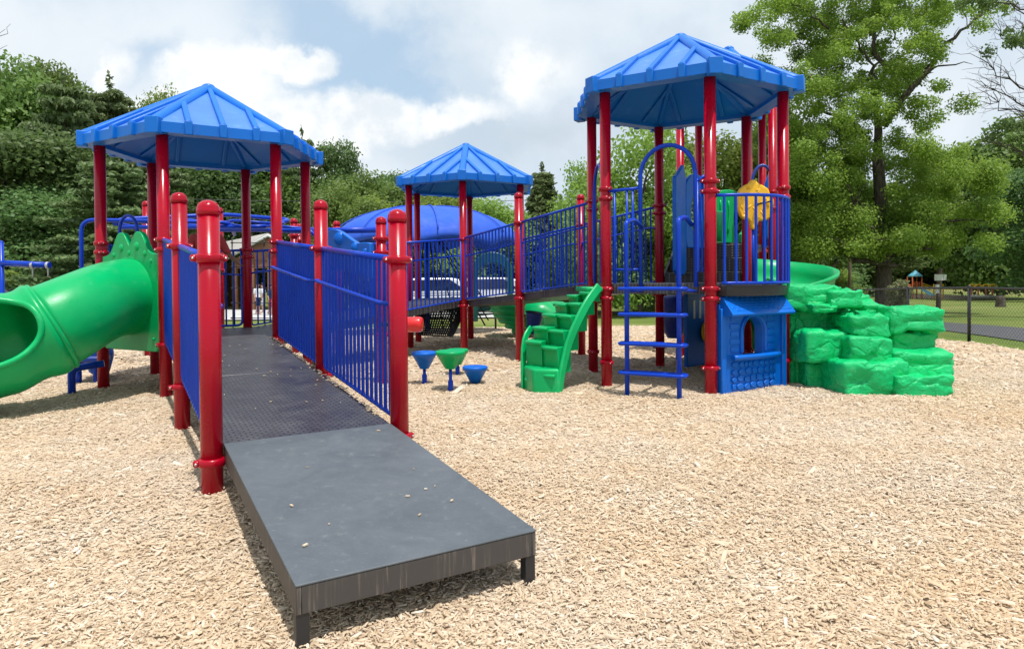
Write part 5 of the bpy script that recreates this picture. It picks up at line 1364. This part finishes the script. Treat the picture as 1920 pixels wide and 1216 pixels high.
def tree(kind, px, ytop, Y, wpx, lab, group='trees of the wooded background', idx=None, zb=None):
    pr = PROTO[kind]; pr = pr[(idx if idx is not None else tr_r.randrange(len(pr))) % len(pr)]
    key = (kind, PROTO[kind].index(pr))
    if key in used: o = copy_tree(pr)
    else: o = pr; used.add(key)
    tp = at(px, ytop, Y); z0_ = gz(tp.x, Y) if zb is None else zb; H = max(2., tp.z - z0_); W = wpx * Y / F
    o.location = (tp.x, Y, z0_); o.scale = (W / (7.4 if kind in ('broad', 'dark', 'light') else 6.6 if kind == 'pine' else 4.6), W / (7.4 if kind in ('broad', 'dark', 'light') else 6.6 if kind == 'pine' else 4.6), H / 10.2)
    o.rotation_euler = (0, 0, tr_r.uniform(0, 6.28)); o.name = NAMES[kind]
    o['label'] = lab; o['category'] = 'tree'; o['group'] = group; return o
T_ = [ # kind, px, ytop, Y, width px, label
 ('broad', 15, 100, 56, 260, 'tall broadleaf tree at the far left edge of the wood'),
 ('pine', 118, 128, 52, 210, 'pointed pine left of the left tower roof, tallest of the left pines'),
 ('pine', 205, 142, 58, 230, 'wide pine whose top stands just left of the blue roof slope'),
 ('broad', 66, 118, 62, 200, 'broadleaf tree between the left edge and the first pine'),
 ('broad', 160, 150, 66, 200, 'broadleaf tree filling the gap between the two left pines'),
 ('light', 290, 166, 64, 130, 'thin crowned tree rising behind the left slope of the left roof'),
 ('broad', 330, 190, 62, 200, 'broadleaf tree directly behind the left roof peak'),
 ('dark', 400, 215, 60, 230, 'dark tree behind the right slope of the left roof'),
 ('dark', 60, 245, 44, 300, 'dark rounded tree low at the left edge'),
 ('pine', 215, 285, 38, 300, 'pale green pine with drooping boughs behind the left red post'),
 ('broad', 15, 330, 45, 230, 'leafy tree low at the left edge above the black car'),
 ('dark', 110, 350, 42, 260, 'dark tree behind the green tube slide'),
 ('pine', 310, 300, 44, 200, 'spreading pine behind the short ramp posts'),
 ('broad', 455, 290, 64, 240, 'leafy tree under the left roof beside its back post'),
 ('pine', 566, 238, 60, 120, 'narrow pine tip just right of the left roof'),
 ('dark', 628, 268, 62, 140, 'round dark tree right of the left roof'),
 ('broad', 520, 300, 66, 190, 'leafy tree behind the right posts of the left tower'),
 ('broad', 560, 330, 62, 200, 'leafy tree above the brown shelter'),
 ('broad', 690, 318, 56, 200, 'rounded tree midway between the left and middle roofs'),
 ('dark', 735, 322, 70, 160, 'far darker tree just left of the middle roof'),
 ('light', 700, 368, 42, 200, 'yellow green tree above the left side of the blue dome'),
 ('broad', 640, 345, 40, 170, 'leafy tree above the left rim of the blue dome'),
 ('broad', 790, 340, 60, 180, 'leafy tree behind the middle roof left post'),
 ('light', 860, 360, 44, 220, 'yellow green tree under the middle roof'),
 ('light', 930, 372, 40, 200, 'yellow green tree right of the blue dome'),
 ('spruce', 1016, 305, 40, 150, 'tall pointed spruce between the middle and right towers'),
 ('spruce', 1052, 365, 44, 115, 'smaller spruce just right of the tall pointed spruce'),
 ('broad', 975, 395, 46, 150, 'leafy tree left of the tall pointed spruce'),
 ('broad', 1090, 420, 36, 150, 'leafy tree low behind the bridge ramp rail'),
 ('light', 1110, 300, 34, 160, 'airy pale tree left of the right tower posts'),
 ('light', 1195, 225, 31, 250, 'large airy pale tree behind the right tower'),
 ('pine', 1285, 245, 42, 150, 'dark pine seen between the right tower posts'),
 ('light', 1345, 250, 34, 230, 'airy pale tree behind the bowed blue bars'),
 ('broad', 1190, 400, 33, 210, 'leafy tree low behind the blue ladder'),
 ('broad', 1300, 400, 38, 220, 'leafy tree low behind the black steps'),
 ('broad', 1420, 330, 40, 220, 'leafy tree right behind the right tower'),
 ('light', 1440, 200, 36, 190, 'pale tree just right of the right roof'),
 ('dark', 1500, 420, 46, 240, 'dark tree low behind the green spiral slide'),
 ('dark', 1600, 410, 76, 240, 'dark tree low behind the big trunk'),
 ('dark', 1700, 400, 90, 260, 'dark tree above the distant playset'),
 ('dark', 1790, 380, 92, 260, 'dark tree above the distant yellow seats'),
 ('broad', 1560, 330, 72, 260, 'leafy tree filling behind the big maple'),
 ('broad', 1800, 300, 86, 280, 'leafy tree right of the big maple crown'),
 ('broad', 1880, 225, 60, 240, 'grey green tree at the right edge below the bare branches'),
 ('dark', 1975, 300, 48, 230, 'dark drooping tree at the right edge above the fence'),
 ('dark', 1900, 420, 82, 220, 'dark tree low at the right edge'),
 ('dark', 1660, 470, 94, 260, 'low dark tree behind the small playset roof'),
 ('dark', 1550, 470, 72, 240, 'low dark tree far behind the rock climber'),
 ('dark', 1750, 470, 97, 300, 'low dark tree behind the sign post'),
 ('dark', 1860, 480, 97, 300, 'low dark tree behind the yellow seats'),
 ('dark', 250, 420, 46, 260, 'low dark tree behind the slide hood'),
 ('dark', 30, 430, 46, 200, 'low dark tree at the left edge behind the black car'),
 ('dark', 400, 380, 68, 240, 'low dark tree behind the near ramp posts'),
 ('broad', 820, 400, 52, 260, 'leafy tree hidden mostly by the blue dome'),
 ('dark', 1080, 470, 60, 260, 'low dark tree far behind the bridge ramp'),
 ('dark', 1230, 480, 62, 280, 'low dark tree far behind the blue ladder'),
 ('dark', 1400, 480, 60, 260, 'low dark tree far behind the playhouse panel'),
 ('dark', 930, 470, 64, 280, 'low dark tree far beyond the park bench'),
 ('light', 1560, 500, 42, 90, 'bright small tree left of the big trunk'),
]
for a in T_: tree(*a)
# far wooded rise closing the horizon
r = np.random.default_rng(5); cl = []
for k in range(520):
    x = r.uniform(-190, 190); Y = r.uniform(95, 150); s = r.uniform(3, 5.5); cl.append((x, Y, gz(x, Y) + r.uniform(0, 4), s, s, s * .7))
o = leaves('woodland', cl, 80000, .9, 'leaf_dark', None, 9); struct(o, 'stuff', 'far dark woodland closing off the view')

# the big maple at the right
mp_ = thing('maple_tree', 'big forked maple with open crown reaching out of the top right', 'tree', (at(1657, 580, 32).x, 32, gz(17, 32)))
D_ = 32.
def A(px, py, dy=0.): 
    v = at(px, py, D_); v.y += dy; return v
bm = NB()
tube(bm, [zz(A(1658, 600), gz(17, 32) - .6), zz(A(1658, 580), gz(17, 32) + .3), A(1657, 540), A(1656, 480), A(1654, 400), A(1648, 330), A(1645, 285)], [.52, .42, .36, .32, .29, .26, .24], 14)
obj('trunk', bm, 'bark', mp_)
limbs = [((1645, 288), (1640, 60), .20, .07, 0), ((1640, 60), (1660, -120), .07, .03, 1), ((1650, 240), (1722, 140), .16, .11, -1), ((1722, 140), (1800, 50), .11, .04, -1.5), ((1640, 260), (1590, 215), .11, .08, 1), ((1590, 215), (1548, 190), .08, .04, 1.6),
         ((1641, 190), (1600, 110), .08, .04, -1), ((1600, 110), (1540, 66), .05, .03, -2), ((1540, 66), (1450, 40), .05, .015, -2), ((1560, 75), (1480, 60), .04, .02, 2), ((1545, 70), (1505, 108), .03, .012, 2),
         ((1643, 150), (1700, 60), .07, .03, 2), ((1700, 60), (1740, -20), .04, .02, 2.6), ((1655, 470), (1590, 425), .12, .07, -1.5), ((1590, 425), (1540, 360), .08, .04, -2.5), ((1590, 425), (1545, 470), .07, .04, -2.5), ((1545, 490), (1500, 560), .07, .03, -3), ((1655, 440), (1740, 420), .10, .04, -1.5),
         ((1654, 400), (1580, 340), .09, .04, 1.5), ((1652, 370), (1730, 330), .09, .03, 1.5), ((1740, 420), (1820, 430), .05, .02, -2.5), ((1580, 340), (1500, 300), .05, .02, 2), ((1655, 480), (1700, 470), .08, .04, -2), ((1590, 490), (1655, 500), .10, .12, -1.0)]
for k, (a, b, r0, r1, dy) in enumerate(limbs):
    bm = NB(); limb(bm, A(*a, dy * .4), A(*b, dy), r0, r1, k + 50, .07, 8, 8)
    rr = random.Random(k)
    pa, pb = A(*a, dy * .4), A(*b, dy)
    for j in range(5):
        s = pa.lerp(pb, rr.uniform(.3, 1)); limb(bm, s, s + Vector((rr.uniform(-1, 1), rr.uniform(-1, 1), rr.uniform(-.2, 1.))) * 1.3, r1 * .5, .008, k * 10 + j, .1, 4, 5)
    obj('limb', bm, 'bark', mp_)
rr = random.Random(77); cl = []
def cluster(x0, y0, x1, y1, n, s0=.55, s1=1.0, dmax=3.):
    for k in range(n):
        v = A(rr.uniform(x0, x1), rr.uniform(y0, y1), rr.uniform(-dmax, dmax)); s = rr.uniform(s0, s1); cl.append((v.x, v.y, v.z, s * .95, s * .95, s * .72))
cluster(1385, 5, 1470, 60, 9, .4, .7); cluster(1400, 60, 1440, 90, 2, .35, .5); cluster(1470, -40, 1620, 40, 16); cluster(1440, 100, 1560, 200, 20, .5, .8); cluster(1480, 60, 1620, 120, 7, .4, .6); cluster(1600, -60, 1790, 20, 22); cluster(1700, 0, 1860, 40, 10, .4, .7)
cluster(1560, 120, 1660, 220, 16, .5, .8); cluster(1660, 60, 1760, 140, 12, .45, .75); cluster(1680, 130, 1745, 190, 6, .4, .6); cluster(1420, 190, 1580, 290, 22, .5, .9); cluster(1560, 230, 1650, 300, 7, .4, .7); cluster(1660, 200, 1720, 260, 5, .35, .55)
cluster(1450, 290, 1620, 380, 24, .5, .9); cluster(1560, 290, 1800, 350, 26, .6, .9); cluster(1780, 280, 1830, 330, 5, .4, .7); cluster(1480, 380, 1820, 470, 46, .6, 1.); cluster(1470, 440, 1560, 480, 8, .5, .8); cluster(1590, 450, 1670, 492, 9, .5, .8); cluster(1670, 430, 1800, 462, 14, .5, .7)
cluster(1460, 200, 1800, 330, 26, .5, .8); cluster(1470, 330, 1820, 455, 50, .6, .9); cluster(1500, 20, 1760, 130, 22, .45, .8); cluster(1440, 240, 1520, 420, 14, .5, .8)
cluster(1440, 10, 1560, 110, 8, .4, .6); cluster(1530, 0, 1800, 120, 30, .4, .6); cluster(1480, 120, 1720, 300, 34, .4, .65); cluster(1700, 120, 1760, 180, 5, .35, .5)
cluster(1640, -260, 1800, -60, 16, .7, 1.); cluster(1480, -220, 1640, -40, 16, .7, 1.)
leaves('crown', cl, 270000, .12, 'leaf_maple', mp_, 31, .5, 1.0, .15)
# bare branched tree at the top right corner
e = thing('bare_tree', 'tree with bare spreading twigs in the top right corner', 'tree', (at(1985, 560, 26).x, 26, gz(20, 26)))
D_ = 26.
bm = NB(); tube(bm, [zz(A(1985, 600), gz(20, 26) - .5), A(1985, 400), A(1990, 200), A(1995, -60)], [.35, .28, .22, .12], 12); obj('trunk', bm, 'bark', e)
for k, (a, b) in enumerate((((1990, 210), (1835, 115)), ((1990, 160), (1860, 50)), ((1990, 120), (1880, -10)), ((1990, 60), (1830, -20)), ((1990, 250), (1840, 190)), ((1990, 280), (1850, 150)), ((1985, 300), (1900, 200)), ((1985, 330), (1830, 260)))):
    bm = NB(); P = limb(bm, A(*a), A(*b), .05, .008, k + 5, .12, 9, 6)
    for j in range(16):
        s = P[rr.randrange(2, 9)]; d = (P[-1] - P[0]).normalized(); v = d * rr.uniform(.2, 1.1) + Vector((rr.uniform(-.6, .3), rr.uniform(-.6, .6), rr.uniform(-.55, .7)))
        Q = limb(bm, s, s + v, .014, .004, k * 31 + j, .15, 5, 4)
        for _ in range(2): s2 = Q[rr.randrange(2, 5)]; limb(bm, s2, s2 + Vector((rr.uniform(-.5, .1), rr.uniform(-.3, .3), rr.uniform(-.3, .4))), .007, .003, j, .1, 3, 3)
    obj('limb', bm, 'bark', e)
cl = []; cluster(1860, 60, 1930, 120, 7, .25, .45, 1); cluster(1800, -30, 1880, 15, 8, .3, .5, 1); cluster(1880, 200, 1960, 260, 6, .3, .5, 1)
leaves('crown', cl, 2600, .13, 'leaf_dark', e, 33, .4, 1., .1)
# branch tip entering at the top left
e = thing('bare_tree', 'thin bare branch tips at the upper left edge', 'tree', (at(-60, 560, 40).x, 40, gz(-32, 40)))
D_ = 40.
bm = NB(); tube(bm, [zz(A(-70, 560), gz(-32, 40) - .5), A(-65, 300), A(-60, 140)], [.3, .2, .1], 10); obj('trunk', bm, 'bark', e)
bm = NB(); limb(bm, A(-60, 140), A(10, 55), .05, .01, 3, .08); limb(bm, A(-30, 110), A(20, 45), .03, .008, 4, .1); limb(bm, A(-40, 130), A(14, 85), .03, .008, 6, .1); obj('limb', bm, 'bark', e)
# shrub by the fence, leaning dead trunk stump
def shrub(lab, px, py0, py1, Y, w, mname, n=5000, sz=.10):
    b = at(px, py1, Y); t = at(px, py0, Y); e = thing('shrub', lab, 'shrub', b); W = w * Y / F; H = t.z - b.z
    r = random.Random(px); cl = [(b.x + r.uniform(-.32, .32) * W, b.y + r.uniform(-.3, .3) * W, b.z + H * r.uniform(.12, .85), W * .2, W * .2, H * .16) for k in range(20)]
    bm = NB()
    for k in range(6): tube(bm, [b + Vector((0, 0, -.2)), Vector(cl[k][:3])], .015, 5)
    obj('stems', bm, 'bark', e); leaves('foliage', cl, n, sz, mname, e, px, .6)
shrub('pale green shrub right of the big trunk', 1682, 522, 582, 24, 44, 'shrub_leaf')
shrub('low round shrub behind the black car', 12, 505, 530, 36, 70, 'leaf_light', 3000, .16)
c = at(1876, 575, 38); e = thing('tree_stump', 'old leaning stump in the grass beyond the fence', 'stump', c); bm = NB(); lathe(bm, [(.34, -.6), (.27, .0), (.22, .45), (.20, .62), (.01, .64)], c, 16); obj('wood', bm, 'bark', e)
